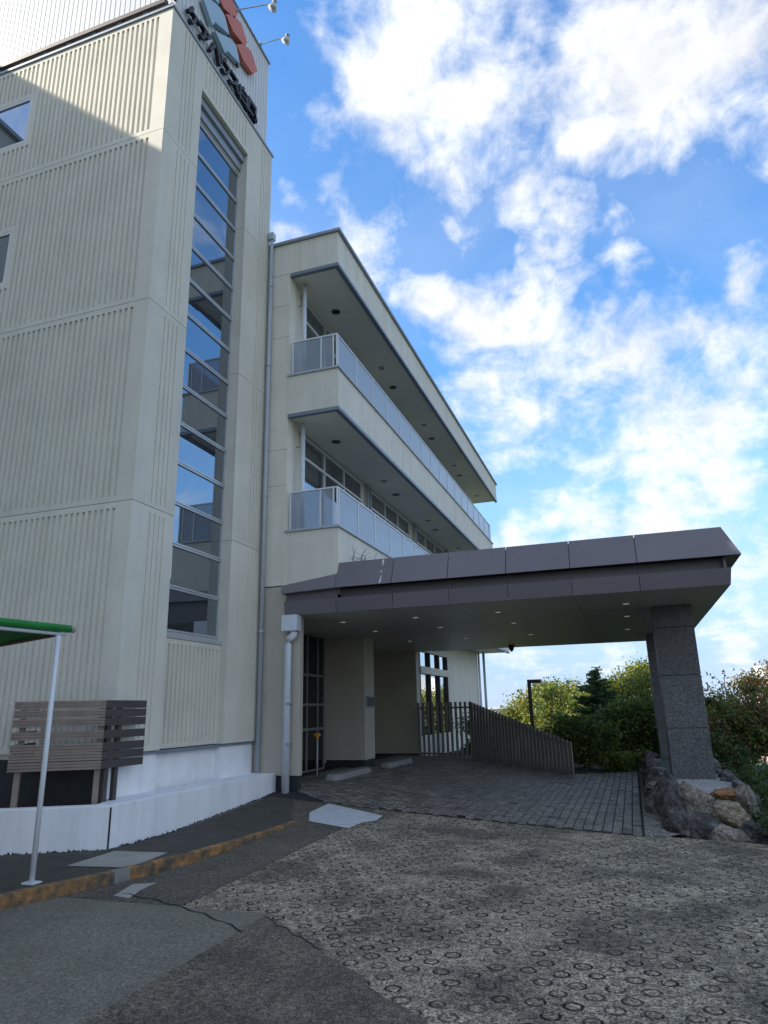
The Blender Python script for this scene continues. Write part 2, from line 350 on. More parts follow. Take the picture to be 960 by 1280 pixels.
# ------------------------------------------------------------------ ground
def itp(t, pts):
    return float(np.interp(t, [p[0] for p in pts], [p[1] for p in pts]))
def zr(x, y):
    Lz = np.interp(y, [5.5, 9.9, 12.2, 13.0], [-.13, .0, .18, .20]); Rz = np.interp(y, [5.5, 11.0, 14.0], [-.12, -.19, -.22])
    t = np.clip((x+5.8)/6.3, -.05, 1.25)
    return Lz + (Rz-Lz)*t
KERB = [(-7.6, 3.0), (-6.35, 4.7), (-5.80, 5.61), (-5.31, 6.67), (-5.16, 7.2), (-5.04, 7.76), (-4.98, 8.97), (-4.97, 10.3)]
def kx(y): return float(np.interp(y, [p[1] for p in KERB], [p[0] for p in KERB]))
def kh(y): return float(np.interp(y, [7.2, 10.3], [.115, .0]))
def zwk(x, y):
    zk = float(zr(kx(y), y)) + kh(y); zw = float(np.interp(y, [9, 12.2, 13], [0, .18, .2]))
    t = min(1, max(0, (kx(y)-x)/max(.2, kx(y)+6.37)))
    return zk + (zw-zk)*t
def rows(name, material, ys, xl, xr, zf, dz, nx=8, label=None):
    mb = MB(); n = len(ys)
    for y in ys:
        a, b = xl(y), xr(y)
        for i in range(nx+1):
            x = a+(b-a)*i/nx; mb.v.append((x, y, float(zf(x, y))+dz))
    for j in range(n-1):
        for i in range(nx):
            k = j*(nx+1)+i; mb.f.append((k, k+1, k+nx+2, k+nx+1)); mb.mi.append(0)
    o = mb.build(name, material, fix=False, smooth=True); o['kind'] = 'structure'
    return o
def lin(a, b, n): return [a+(b-a)*i/n for i in range(n+1)]
# the land: one sheet to the horizon, flat round the building, falling away behind the hedge
def land():
    xs = [-6000, -2500, -900, -300, -120, -60, -35, -20, -12, -8] + lin(-6, 6, 24) + [8, 10, 13, 17, 24, 40, 80, 200, 700, 2500, 6000]
    ys = [-6000, -1500, -300, -80, -30, -12, -4] + lin(0, 26, 52) + [28, 31, 35, 40, 50, 70, 110, 200, 500, 1500, 4000, 9000]
    v = []
    for y in ys:
        for x in xs:
            z = float(zr(min(max(x, -6), 2), y))-.06
            if y > 12.6 and -1 < x < 3: z -= .02
            far = max(0, min(1, (y-26)/22)) if y > 26 else 0
            side = max(0, min(1, (x-14)/30)); z -= 6.0*max(far*far*(3-2*far), side*side*(3-2*side))
            if x < -6.5 and y < 40 : z = min(z, -.25)
            v.append((x, y, z))
    nx = len(xs); f = [(j*nx+i, j*nx+i+1, (j+1)*nx+i+1, (j+1)*nx+i) for j in range(len(ys)-1) for i in range(nx-1)]
    mb = MB(); mb.v = v; mb.f = f; mb.mi = [0]*len(f)
    o = mb.build('ground', 'soil', fix=False, smooth=True); o['kind'] = 'structure'
land()
# driveway slab: ring-stamped concrete, every ring a real groove
def ring_slab():
    px, py = .225, .172; MI = []
    x0, x1, y0, y1 = -4.35, 3.3, 3.2, 11.81
    n = 16; V = []; F = []
    nrow = int(round((y1-y0)/py)); py = (y1-y0)/nrow
    th = 2*np.pi*(np.arange(n)+.5)/n; c, s = np.cos(th), np.sin(th)
    k = 0
    q = np.maximum(np.abs(c)/(px/2), np.abs(s)/(py/2)); bx, by = c/q, s/q   # outline of the cell
    # snap the outline to hit the four corners
    for sx in (-1, 1):
        for sy in (-1, 1):
            j = np.argmin((bx-sx*px/2)**2+(by-sy*py/2)**2); bx[j], by[j] = sx*px/2, sy*py/2
    for r in range(nrow):
        cy = y0+(r+.5)*py; off = (r % 2)*.5
        ncol = int((x1-x0)/px)
        for cidx in range(ncol):
            cx = x0+(cidx+.5+off)*px
            if cx < 0 and cy > 10.95-.1125*cx+.10: continue
            if cx >= 0 and cy > 11.2: continue
            jx, jy = rng.normal(0, .009, 2); rr = .060*rng.uniform(.90, 1.08); dp = .017*rng.choice([1, .9, .7, .45, .2]); wd = rng.uniform(.008, .014)
            loops = [(bx, by, 0), (jx+c*(rr+.005), jy+s*(rr+.005), 0), (jx+c*rr, jy+s*rr, -dp), (jx+c*(rr-wd), jy+s*(rr-wd), -dp), (jx+c*(rr-wd-.005), jy+s*(rr-wd-.005), .001)]
            for lx, ly, lz in loops:
                X = cx+lx; Y = cy+ly; Z = zr(X, Y)+lz
                V.append(np.stack([X, Y, Z], 1))
            for l in range(4):
                a = k+l*n; b = k+(l+1)*n
                for j in range(n):
                    j2 = (j+1) % n; F.append((a+j, a+j2, b+j2, b+j)); MI.append(1 if (l in (1, 2, 3) and dp > .007 and rng.random() < .88) else 0)
            F.append(tuple(k+4*n+j for j in range(n))); MI.append(0)
            k += 5*n
    V = np.concatenate(V)
    me = bpy.data.meshes.new('driveway'); me.from_pydata(V.tolist(), [], F); me.materials.append(MATS['ring_concrete']); me.materials.append(MATS['groove_dark']); me.polygons.foreach_set('material_index', MI); me.update()
    o = bpy.data.objects.new('driveway', me); COL.objects.link(o); o['kind'] = 'structure'
ring_slab()
# road surfaces that lie over it
rows('road', 'asphalt_light', [-8, -3, 0, 1.5] + lin(2, 6.1, 12), lambda y: -9.0 if y < 2.5 else kx(y)+.03, lambda y: -3.25, zr, .004, 6)
def xd(y): return float(np.interp(y, [3.0, 4.37, 5.0, 5.47, 5.94, 6.05], [.3, -1.31, -2.0, -2.52, -3.1, -3.22]))
rows('road_patch', 'asphalt_dark', [-8, -3, 0, 1.5] + lin(2, 6.04, 26), lambda y: -3.245, lambda y: 4.0 if y < 3.2 else xd(y)+.035*math.sin(y*13)+.02*math.sin(y*31), zr, .006, 6)
rows('road_strip', 'asphalt_strip', lin(6.106, 11.55, 20), lambda y: kx(min(y, 10.3))+.02 if y < 10.3 else kx(10.3)-.16-(y-10.3)*.45, lambda y: -4.15+.015*math.sin(y*9), zr, .0045, 6)
rows('pavement', 'asphalt_walk', [3.0, 4.0, 4.7, 5.2] + lin(5.61, 12.18, 22), lambda y: -9 if y < 5.6 else min(-6.3, kx(y)-.5) if y > 7.75 else -6.30-(7.75-y)*1.75, lambda y: kx(min(y, 10.3))-.10 if y < 10.3 else kx(10.3)-.10-(y-10.3)*.3, zwk, .0, 6)
# pavers under the canopy: 300 nearest setts singly, the rest joined
def yfront(x): return 10.95-.1125*x
def yback(x): return 21.35 if x < -4.55 else (18.75+(-1.65-x)*.874 if x < -1.65 else min(21.2, 18.95+(x+1.65)*1.3))
def setts():
    base = rows('paving', 'sett_joint', lin(10.95, 18.8, 26)+lin(18.9, 21.3, 10), lambda y: max(-8.2, -(y-10.95)/.1125-.03), lambda y: -.02 if y < 18.8 else min(-.02, max(-4.5, -1.65-(y-18.75)/.874)), zr, .003, 10)
    rows('paving', 'sett_joint', lin(18.79, 21.2, 8), lambda y: min(-.02, max(-1.66, -1.65-(y-18.9)/.874)) if y < 18.9 else -1.66+(y-18.95)/1.3-.02, lambda y: -.0, zr, .002, 4)
    w, l = .135, .17
    me = bpy.data.meshes.new('sett')
    bm = bmesh.new()
    a, b = w/2-.004, l/2-.011
    top = [bm.verts.new((sx*(a-.006), sy*(b-.006), .016)) for sx, sy in ((-1, -1), (1, -1), (1, 1), (-1, 1))]
    bot = [bm.verts.new((sx*a, sy*b, -.006)) for sx, sy in ((-1, -1), (1, -1), (1, 1), (-1, 1))]
    bm.faces.new(top)
    for i in range(4): bm.faces.new((bot[i], bot[(i+1) % 4], top[(i+1) % 4], top[i]))
    bm.to_mesh(me); bm.free(); me.materials.append(MATS['sett'])
    nx = int(7.0/w); cnt = 0; V = []; F = []
    tv = np.array([v.co[:] for v in me.vertices]); tf = [tuple(p.vertices) for p in me.polygons]
    for r in range(int(10.6/l)):
        for c in range(nx):
            x = -.06-(c+.5)*w; y = yfront(x)+.02+(r+.5+.5*(c % 2))*l
            if x < -5.05-(min(y, 13.6)-11.5)*1.2 or y > yback(x)-.08: continue
            dz = .006+rng.normal(0, .006); ang = rng.normal(0, .02); z = float(zr(x, y))
            slope = (float(zr(x+.05, y))-float(zr(x-.05, y)))/.1
            if cnt < 300 and c < 44:
                o = bpy.data.objects.new('sett', me); COL.objects.link(o); o.parent = base
                o.location = (x, y, z+dz); o.rotation_euler = (rng.normal(0, .03), -math.atan(slope)+rng.normal(0, .015), ang); cnt += 1
            else:
                k = len(V)*8; ca, sa = math.cos(ang), math.sin(ang)
                q = tv.copy(); q[:, 0], q[:, 1] = x+ca*tv[:, 0]-sa*tv[:, 1], y+sa*tv[:, 0]+ca*tv[:, 1]
                q[:, 2] = z+dz+tv[:, 2]+slope*(q[:, 0]-x)+rng.normal(0, .02)*(q[:, 1]-y)
                V.append(q); F += [tuple(k+i for i in f) for f in tf]
    m2 = bpy.data.meshes.new('sett_field'); m2.from_pydata(np.concatenate(V).tolist(), [], F); m2.materials.append(MATS['sett']); m2.update()
    o = bpy.data.objects.new('sett_field', m2); COL.objects.link(o); o.parent = base; o['kind'] = 'stuff'
setts()
# earth and grit between the paving and the stone planter, and in front of it
rows('gravel_strip', 'stone_grey', lin(10.98, 22.2, 16), lambda y: -.025, lambda y: .20 if y < 11.6 else .6, zr, .004, 3)
def flat(name, material, pts, zf, dz, mid=None):
    mb = MB(); mb.face(*[(x, y, float(zf(x, y))+dz) for x, y in pts])
    o = mb.build(name, material, fix=False); o['kind'] = 'structure'; return o
flat('mortar_patch', 'patch_white', [(-4.80, 10.26), (-4.05, 10.0), (-4.0, 10.4), (-3.84, 10.6), (-3.86, 10.95), (-4.35, 11.2), (-5.02, 11.5), (-5.04, 10.8)], zr, .012)
flat('pavement_patch', 'patch_beige', [(-6.12, 6.78), (-5.42, 6.80), (-5.30, 7.0), (-5.40, 7.62), (-6.17, 7.62)], zwk, .006)
flat('road_patch', 'patch_beige', [(-5.02, 6.24), (-4.80, 6.20), (-4.88, 6.45), (-4.90, 6.76), (-5.12, 6.64)], zr, .009)
def crack(pts, w, dz=.010):
    mb = MB()
    for i, (x, y) in enumerate(pts):
        ww = w*(.4+.9*abs(math.sin(i*2.3))); mb.v += [(x, y-ww, float(zr(x, y-ww))+dz), (x, y+ww, float(zr(x, y+ww))+dz)]
    for i in range(len(pts)-1): mb.f.append((2*i, 2*i+2, 2*i+3, 2*i+1)); mb.mi.append(0)
    o = mb.build('road_crack', 'crack', fix=False); o['kind'] = 'structure'
crack([(-5.0+.1*i, 6.33-.017*i+.02*math.sin(i*1.7)-.0013*i*i) for i in range(19)], .009)
crack([(-3.2+.012*math.sin(i*2.1)-.001*i, 6.05-.12*i) for i in range(20)], .07) if False else None
crack([(-4.12+.05*i+.02*math.sin(i*3.1), 6.25+.10*i+.05*math.sin(i*2.0)) for i in range(12)], .006)
crack([(-3.22+.11*i, 6.0-.085*i+.03*math.sin(i*2.6)) for i in range(9)], .007)
# kerb of painted stones
def kerb():
    root = bpy.data.objects.new('kerb', None); COL.objects.link(root); root['kind'] = 'structure'
    ks = [3.0, 3.6, 4.2, 4.7, 5.2, 5.7, 6.2, 6.62, 6.80, 7.2, 7.65, 8.2, 8.8, 9.5, 10.3]
    for i, (a, b) in enumerate(zip(ks, ks[1:])):
        A = (kx(a), a); B = (kx(b), b); d = Vector((B[0]-A[0], B[1]-A[1])).normalized()
        A2 = (A[0]+d.x*.001, A[1]+d.y*.001); B2 = (B[0]-d.x*.001, B[1]-d.y*.001)
        mb = MB()
        mb.obox(A2, B2, .12, float(zr(*A))-.2, float(zr(*A))+kh(a)+.004, z0b=float(zr(*B))-.2, z1b=float(zr(*B))+kh(b)+.004)
        o = mb.build('kerb_stone', 'kerb_grey' if i in (7,) else 'kerb_yellow', root, bevel=.006)
kerb()

# ------------------------------------------------------------------ stair tower
def grooved(mb, P, u0, u1, v0, v1, gu0, gu1, gv0, gv1, pitch=.114, gw=.060, dep=.034, back=.036, sides='lrbt', gap=.005):
    """a cast panel face with upright grooves; P(u, v, d) maps to the world, d outwards"""
    if 'l' in sides: u0 += gap
    if 'r' in sides: u1 -= gap
    if 'b' in sides: v0 += gap
    if 't' in sides: v1 -= gap
    q = lambda *p: mb.face(*[P(*a) for a in p])
    q((u0, v0, 0), (u1, v0, 0), (u1, gv0, 0), (u0, gv0, 0)); q((u0, gv1, 0), (u1, gv1, 0), (u1, v1, 0), (u0, v1, 0))
    q((u0, gv0, 0), (gu0, gv0, 0), (gu0, gv1, 0), (u0, gv1, 0)); q((gu1, gv0, 0), (u1, gv0, 0), (u1, gv1, 0), (gu1, gv1, 0))
    n = max(1, int(round((gu1-gu0)/pitch))); p = (gu1-gu0)/n; sl = min(.010, gw*.2)
    for i in range(n):
        a = gu0+i*p; l = a+(p-gw)/2; r = l+gw; b = a+p
        q((a, gv0, 0), (l, gv0, 0), (l, gv1, 0), (a, gv1, 0)); q((r, gv0, 0), (b, gv0, 0), (b, gv1, 0), (r, gv1, 0))
        q((l, gv0, 0), (l+sl, gv0, -dep), (l+sl, gv1, -dep), (l, gv1, 0)); q((r-sl, gv0, -dep), (r, gv0, 0), (r, gv1, 0), (r-sl, gv1, -dep))
        q((l+sl, gv0, -dep), (r-sl, gv0, -dep), (r-sl, gv1, -dep), (l+sl, gv1, -dep))
        q((l, gv0, 0), (r, gv0, 0), (r-sl, gv0, -dep), (l+sl, gv0, -dep)); q((l, gv1, 0), (l+sl, gv1, -dep), (r-sl, gv1, -dep), (r, gv1, 0))
    q((u0, v0, 0), (u0, v0, -back), (u1, v0, -back), (u1, v0, 0)); q((u0, v1, 0), (u1, v1, 0), (u1, v1, -back), (u0, v1, -back))
    q((u0, v0, 0), (u0, v1, 0), (u0, v1, -back), (u0, v0, -back)); q((u1, v0, 0), (u1, v0, -back), (u1, v1, -back), (u1, v1, 0))
TX, TY = -6.82, 8.20
ROWS = [1.08, 4.75, 8.25, 11.735, 14.60]
tw = T('stair_tower', (-9.5, 10.2, 0), 'cream ribbed concrete stair tower with a tall strip window', 'tower')
PL = lambda u, v, d: (u, TY-d, v)
PR = lambda u, v, d: (TX+d, u, v)
mb = MB(); mb.box(-16, -7.45, TY+.04, 12.16, -.6, 14.55)
tw.part(mb, 'wall', 'panel_paint')
for i in range(4):
    v0, v1 = ROWS[i], ROWS[i+1]
    mb = MB(); mb.box(-7.44, TX-.04, TY+.04, 9.25, v0+.004, v1-.004); tw.part(mb, 'pier', 'panel_paint')
    mb = MB(); mb.box(-7.44, TX-.04, 11.05, 12.16, v0+.004, v1-.004); tw.part(mb, 'pier', 'panel_paint')
for i in range(4):
    v0, v1 = ROWS[i], ROWS[i+1]; g0, g1 = v0+.085, v1-.10
    mb = MB()
    if i == 0:
        grooved(mb, PL, -12.2, TX, v0, v1, -12.1, -7.1, g0, g1, sides='lbt')
    else:
        wb, wt = v0+(1.06 if i == 2 else .82), v0+(2.22 if i == 2 else 1.93)
        grooved(mb, PL, -10.0, TX, v0, v1, -9.99, -7.1, g0, g1, sides='bt')
        grooved(mb, PL, -12.2, -10.0, v0, wb, -12.1, -10.01, g0, wb-.10, sides='lb')
        grooved(mb, PL, -12.2, -10.0, wt, v1, -12.1, -10.01, wt+.10, g1, sides='lt')
        grooved(mb, PL, -12.2, -12.05, wb, wt, -12.15, -12.1, wb+.05, wt-.05, sides='l')
        mb.box(-10.11, -10.0, TY, TY+.03, wb, wt)
    tw.part(mb, 'cladding_panel', 'panel_paint')
    mb = MB(); grooved(mb, PL, -16, -12.2, v0, v1, -15.9, -12.4, g0, g1, sides='lrbt'); tw.part(mb, 'cladding_panel', 'panel_paint')
    if i:
        mb = MB()
        for a, b, c, d in ((-12.05, -10.11, wb, wb+.05), (-12.05, -10.11, wt-.05, wt), (-12.05, -12.0, wb+.05, wt-.05), (-10.16, -10.11, wb+.05, wt-.05), (-11.1, -11.05, wb+.05, wt-.05)):
            mb.box(a, b, TY+.004, TY+.035, c, d)
        w = tw.part(mb, 'window', 'frame_white')
        mb = MB(); mb.face((-12, TY+.028, wb+.05), (-10.16, TY+.028, wb+.05), (-10.16, TY+.028, wt-.05), (-12, TY+.028, wt-.05)); tw.part(mb, 'pane', 'tower_glass', under=w)
    mb = MB(); grooved(mb, PR, TY+.0355, 9.25, v0, v1, 8.58, 9.04, g0, g1, pitch=.115, gw=.03, dep=.018, sides='bt'); tw.part(mb, 'cladding_panel', 'panel_paint')
    mb = MB(); grooved(mb, PR, 11.05, 12.16, v0, v1, 11.63, 12.09, g0, g1, pitch=.115, gw=.03, dep=.018, sides='bt'); tw.part(mb, 'cladding_panel', 'panel_paint')
# lintel, shutter box, window strip
mb = MB(); mb.box(-7.44, TX-.04, 9.252, 11.048, 13.74, 14.55); tw.part(mb, 'lintel', 'panel_paint')
mb = MB(); grooved(mb, PR, 9.252, 11.048, 13.72, 14.6, 9.30, 11.0, 13.82, 14.52, pitch=.13, gw=.04, dep=.018, sides='t'); tw.part(mb, 'cladding_panel', 'panel_paint')
mb = MB(); mb.box(-6.9, TX+.02, 9.255, 11.045, 13.66, 13.715); tw.part(mb, 'lintel_trim', 'panel_paint', bevel=.01)
for x, z0, z1, n in ((-6.90, 13.48, 13.655, 'steel_grey'), (-6.97, 13.27, 13.475, 'steel_grey')):
    mb = MB(); mb.box(-7.3, x, 9.26, 11.04, z0, z1); tw.part(mb, 'shutter_box', 'steel_grey', bevel=.006)
mb = MB(); mb.box(-7.2, -7.02, 9.26, 11.04, 13.235, 13.265); tw.part(mb, 'window_head', 'panel_paint')
GX, Z0, DZ = -7.05, 2.905, .7335
for k in range(14):
    a, b = Z0+k*DZ+.03, Z0+(k+1)*DZ-.03
    t = rng.normal(0, .0012, 2)
    mb = MB(); mb.face((GX+t[0], 9.27, a), (GX+t[1], 11.02, a), (GX+t[1]*.4, 11.02, b), (GX-t[0], 9.27, b)); tw.part(mb, 'pane', 'tower_glass')
for k in range(15):
    z = Z0+k*DZ; mb = MB()
    mb.box(GX-.03, GX+.028, 9.255, 11.045, z-.036, z-.008); mb.box(GX-.03, GX+.028, 9.255, 11.045, z+.008, z+.036); mb.box(GX-.03, GX+.006, 9.255, 11.045, z-.008, z+.008)
    tw.part(mb, 'mullion', 'alu')
mb = MB(); mb.box(GX-.03, GX+.02, 11.022, 11.047, Z0+.04, 13.23); tw.part(mb, 'window_jamb', 'alu')
mb = MB(); mb.box(-7.4, -6.93, 9.255, 11.045, 2.79, 2.866); tw.part(mb, 'window_sill', 'alu')
PB = lambda u, v, d: (-6.945+d, u, v)
mb = MB(); grooved(mb, PB, 9.255, 11.045, 1.09, 2.785, 9.33, 10.97, 1.16, 2.70, pitch=.114, sides=''); tw.part(mb, 'cladding_panel', 'panel_paint')
# white plinth with its flashing
mb = MB(); mb.box(-7.44, -6.875, TY+.04, 9.25, -.5, 1.035); mb.box(-7.44, -6.99, 9.25, 11.05, -.5, 1.035); mb.box(-7.44, -6.875, 11.05, 12.16, -.5, 1.035)
tw.part(mb, 'plinth', 'white_paint')
mb = MB(); mb.box(-7.44, -6.84, TY+.04, 9.247, 1.037, 1.075); mb.box(-7.44, -6.90, 9.253, 11.047, 1.02, 1.075); mb.box(-7.44, -6.84, 11.053, 12.16, 1.037, 1.075)
tw.part(mb, 'flashing', 'edge_metal')
mb = MB(); mb.box(-16, TX+.03, TY-.03, 12.2, 14.60, 14.65); tw.part(mb, 'coping', 'steel_grey')
# rooftop screen of ribbed sheet
PSL = lambda u, v, d: (u, TY+.14-d, v)
PSR = lambda u, v, d: (TX-.08+d, u, v)
mb = MB(); grooved(mb, PSL, -16, TX-.08, 14.95, 17.35, -15.98, -6.93, 14.96, 17.34, pitch=.125, gw=.022, dep=.016, sides=''); tw.part(mb, 'roof_screen', 'screen_metal')
mb = MB(); grooved(mb, PSR, TY+.14, 12.0, 14.655, 17.35, 8.36, 11.98, 14.66, 17.34, pitch=.125, gw=.022, dep=.016, sides=''); tw.part(mb, 'roof_screen', 'screen_metal')
mb = MB(); mb.box(-15.9, TX-.12, TY+.18, 11.96, 14.655, 17.33); tw.part(mb, 'plant_room', 'steel_grey')
mb = MB(); mb.box(-16, -7.02, TY+.0, TY+.09, 14.87, 14.93); mb.box(-16, -7.02, TY-.02, TY+.04, 14.80, 14.845); tw.part(mb, 'gutter', 'gutter_brown')
for x in np.arange(-15.6, -7.2, .62):
    mb = MB(); mb.box(x, x+.10, TY+.02, TY+.1, 14.652, 14.798); tw.part(mb, 'gutter_bracket', 'edge_metal')
mb = MB(); mb.box(TX-.2, TX-.04, TY+.10, 12.03, 17.352, 17.39); mb.box(-16, TX-.205, TY+.10, TY+.2, 17.352, 17.39); tw.part(mb, 'screen_cap', 'steel_grey')

# rooftop sign: raised characters and a chevron emblem
sg = T('rooftop_sign', (TX, 9.9, 14.7), 'black raised characters under a blue and red chevron emblem on the roof screen', 'sign')
def text_mesh(ch, size, extr, off):
    cu = bpy.data.curves.new('t', 'FONT'); cu.body = ch; cu.size = size; cu.extrude = extr; cu.offset = off; cu.resolution_u = 3
    o = bpy.data.objects.new('t', cu); COL.objects.link(o)
    bpy.context.view_layer.update()
    me = bpy.data.meshes.new_from_object(o.evaluated_get(bpy.context.evaluated_depsgraph_get()))
    bpy.data.objects.remove(o); return me
for i, ch in enumerate('ケアハウス白鳳'):
    me = text_mesh(ch, .47, .045, .012)
    me.transform(Matrix(((0, 0, 1, TX+.01), (1, 0, 0, 8.56+i*.385), (0, 1, 0, 14.83), (0, 0, 0, 1))))
    me.name = 'letter'; me.materials.clear(); me.materials.append(MATS['sign_black'])
    o = bpy.data.objects.new('letter', me); COL.objects.link(o); adopt(o, sg.e)
EMB = [('sign_blue', [(9.05, 15.80), (9.40, 15.52), (9.49, 15.72), (10.03, 15.99), (9.82, 16.30), (9.56, 16.27), (9.2, 16.05)]),
       ('sign_blue', [(9.50, 15.49), (9.91, 15.33), (10.0, 15.5), (10.50, 15.67), (10.33, 16.0), (10.06, 15.93)]),
       ('sign_blue', [(8.72, 16.20), (9.02, 15.92), (9.12, 16.12), (9.60, 16.36), (9.40, 16.68), (9.12, 16.6)]),
       ('sign_red', [(9.64, 16.48), (9.76, 16.44), (10.22, 16.68), (10.30, 16.90), (10.05, 17.10), (9.74, 16.86)]),
       ('sign_red', [(9.84, 16.38), (10.16, 16.24), (10.66, 16.38), (10.77, 16.60), (10.48, 16.86), (10.18, 16.72)]),
       ('sign_red', [(10.32, 16.05), (10.65, 15.92), (11.07, 15.99), (11.27, 16.29), (10.95, 16.55), (10.62, 16.40)])]
for m, poly in EMB:
    mb = MB(); mb.extr(poly, 'x', TX-.055, TX+.05); sg.part(mb, 'emblem_piece', m, bevel=.006)
mb = MB(); mb.extr([(9.62, 16.52), (9.66, 16.50), (10.53, 15.62), (10.49, 15.60)], 'x', TX-.055, TX+.015); sg.part(mb, 'emblem_spine', 'gutter_brown')
for y, z, dr, out_, lab in ((11.5, 17.42, .06, .66, 'small floodlight on a thin arm near the far end of the roof screen'), (10.4, 17.20, .22, .90, 'small floodlight on a thin arm over the top chevron of the emblem')):
    fl = T('floodlight', (TX-.08, y, z), lab, 'floodlight', 'floodlights on the roof screen')
    mb = MB(); mb.tube([(TX-.075, y, z), (TX-.0, y, z-.01), (TX+out_, y, z-dr)], .014, 8); fl.part(mb, 'arm', 'alu', smooth=True)
    mb = MB(); mb.box(TX-.078, TX-.03, y-.05, y+.05, z-.03, z+.05); fl.part(mb, 'bracket', 'steel_grey')
    h = z-dr; x = TX+out_
    mb = MB(); mb.tube([(x+.02, y, h+.06), (x+.04, y, h+.02), (x+.03, y, h-.08), (x-.02, y, h-.16)], [.03, .06, .075, .10], 14)
    fl.part(mb, 'lamp_head', 'pole_white', smooth=True)

# ------------------------------------------------------------------ balcony wing
WY, WE = 12.20, 32.0
wg = T('balcony_wing', (-8.5, 22, 0), 'cream three storey wing with long balconies and glass panel railings', 'building')
mb = MB(); mb.box(-13, -7.0, WY+.25, WE-.3, 3.9, 11.6); wg.part(mb, 'wall', 'wing_paint')
# end wall: pier beside the tower, paint change at first floor
mb = MB(); mb.box(-7.4, -6.28, WY, WY+.28, 4.02, 11.2); mb.box(-7.4, -6.30, WY+.28, WY+.55, 4.0, 11.15); wg.part(mb, 'end_wall', 'wing_paint')
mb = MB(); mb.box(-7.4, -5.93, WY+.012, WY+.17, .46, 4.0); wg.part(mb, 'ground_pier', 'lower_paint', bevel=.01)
mb = MB(); mb.box(-7.4, -5.95, WY+.03, WY+.16, -.3, .458); wg.part(mb, 'pier_base', 'plinth_black')
for z in (6.13, 6.93, 9.6, 10.4):
    mb = MB(); mb.box(-6.80, -6.285, WY-.0015, WY+.01, z-.004, z+.004); wg.part(mb, 'wall_joint', 'edge_metal')
# roof block and its metal edges
mb = MB(); mb.box(-13, -5.11, WY, WE, 11.21, 12.0); wg.part(mb, 'roof', 'wing_paint')
mb = MB(); mb.box(-13, -5.04, WY-.06, WE+.06, 12.003, 12.075); wg.part(mb, 'roof_edge', 'steel_grey', bevel=.01)
def drip(z, y1, front=True):
    mb = MB(); mb.box(-5.20, -5.095, WY-.015, y1+.01, z, z+.075); 
    if front: mb.box(-6.28, -5.202, WY-.015, WY+.09, z, z+.075)
    wg.part(mb, 'drip_edge', 'edge_metal')
def soffit(z, y1, n):
    ys = lin(WY+.1, y1-.1, n)
    for a, b in zip(ys, ys[1:]):
        mb = MB(); mb.box(-6.6, -5.205, a+.003, b-.003, z, z+.03); wg.part(mb, 'soffit_panel', 'soffit_paint')
drip(11.12, WE); soffit(11.16, WE, 11)
mb = MB(); mb.box(-6.7, -5.12, WY+.05, WE-.05, 11.192, 11.208); wg.part(mb, 'soffit_frame', 'soffit_paint')
BAL = ((7.64, 8.60, 30.0), (3.97, 5.10, 32.6))
for zb, zt, y1 in BAL:
    mb = MB(); mb.box(-5.30, -5.12, WY, y1, zb+.08, zt); mb.box(-6.28, -5.302, WY, WY+.18, zb+.08, zt); mb.box(-5.9, -5.302, y1-.18, y1, zb+.08, zt)
    mb.box(-6.9, -5.302, WY+.185, y1-.185, zb+.10, zb+.32)
    if zb < 5: mb.box(-6.28, -5.13, WY+.003, WY+.17, zb-.20, zb+.079)
    wg.part(mb, 'balcony', 'wing_paint')
    drip(zb, y1, zb > 5); soffit(zb+.045, y1, 11)
    mb = MB(); mb.box(-5.33, -5.075, WY-.04, y1+.03, zt+.003, zt+.05); mb.box(-6.29, -5.332, WY-.04, WY+.21, zt+.003, zt+.05); cp = wg.part(mb, 'balcony_coping', 'pipe_grey')
    # railing: posts and panels
    z0, z1 = zt+.075, zt+.86
    ys = [WY+.10]+[WY+.17+1.08*k for k in range(int((y1-WY-.2)/1.08)+1)]+[y1-.05]
    rl = MB(); rl.box(-5.20, -5.165, WY+.08, y1-.03, z1, z1+.03); rl.box(-6.24, -5.202, WY+.08, WY+.115, z1, z1+.03)
    rl.box(-5.195, -5.17, WY+.085, y1-.035, z0-.02, z0); rl.box(-6.24, -5.202, WY+.085, WY+.11, z0-.02, z0)
    rail = wg.part(rl, 'railing', 'rail_white')
    for y in ys:
        mb = MB(); mb.box(-5.197, -5.168, y-.014, y+.014, z0+.001, z1-.001); wg.part(mb, 'post', 'rail_white', under=rail)
    for x in (-6.225, -5.55, -5.26):
        mb = MB(); mb.box(x-.014, x+.014, WY+.085, WY+.112, z0+.001, z1-.001); wg.part(mb, 'post', 'rail_white', under=rail)
    for a, b in zip(ys, ys[1:]):
        if b-a < .05: continue
        mb = MB(); mb.box(-5.186, -5.18, a+.016, b-.016, z0+.002, z1-.002); wg.part(mb, 'panel', 'rail_panel', under=rail)
    for a, b in ((-6.21, -5.566), (-5.534, -5.276)):
        mb = MB(); mb.box(a, b, WY+.096, WY+.102, z0+.002, z1-.002); wg.part(mb, 'panel', 'rail_panel', under=rail)
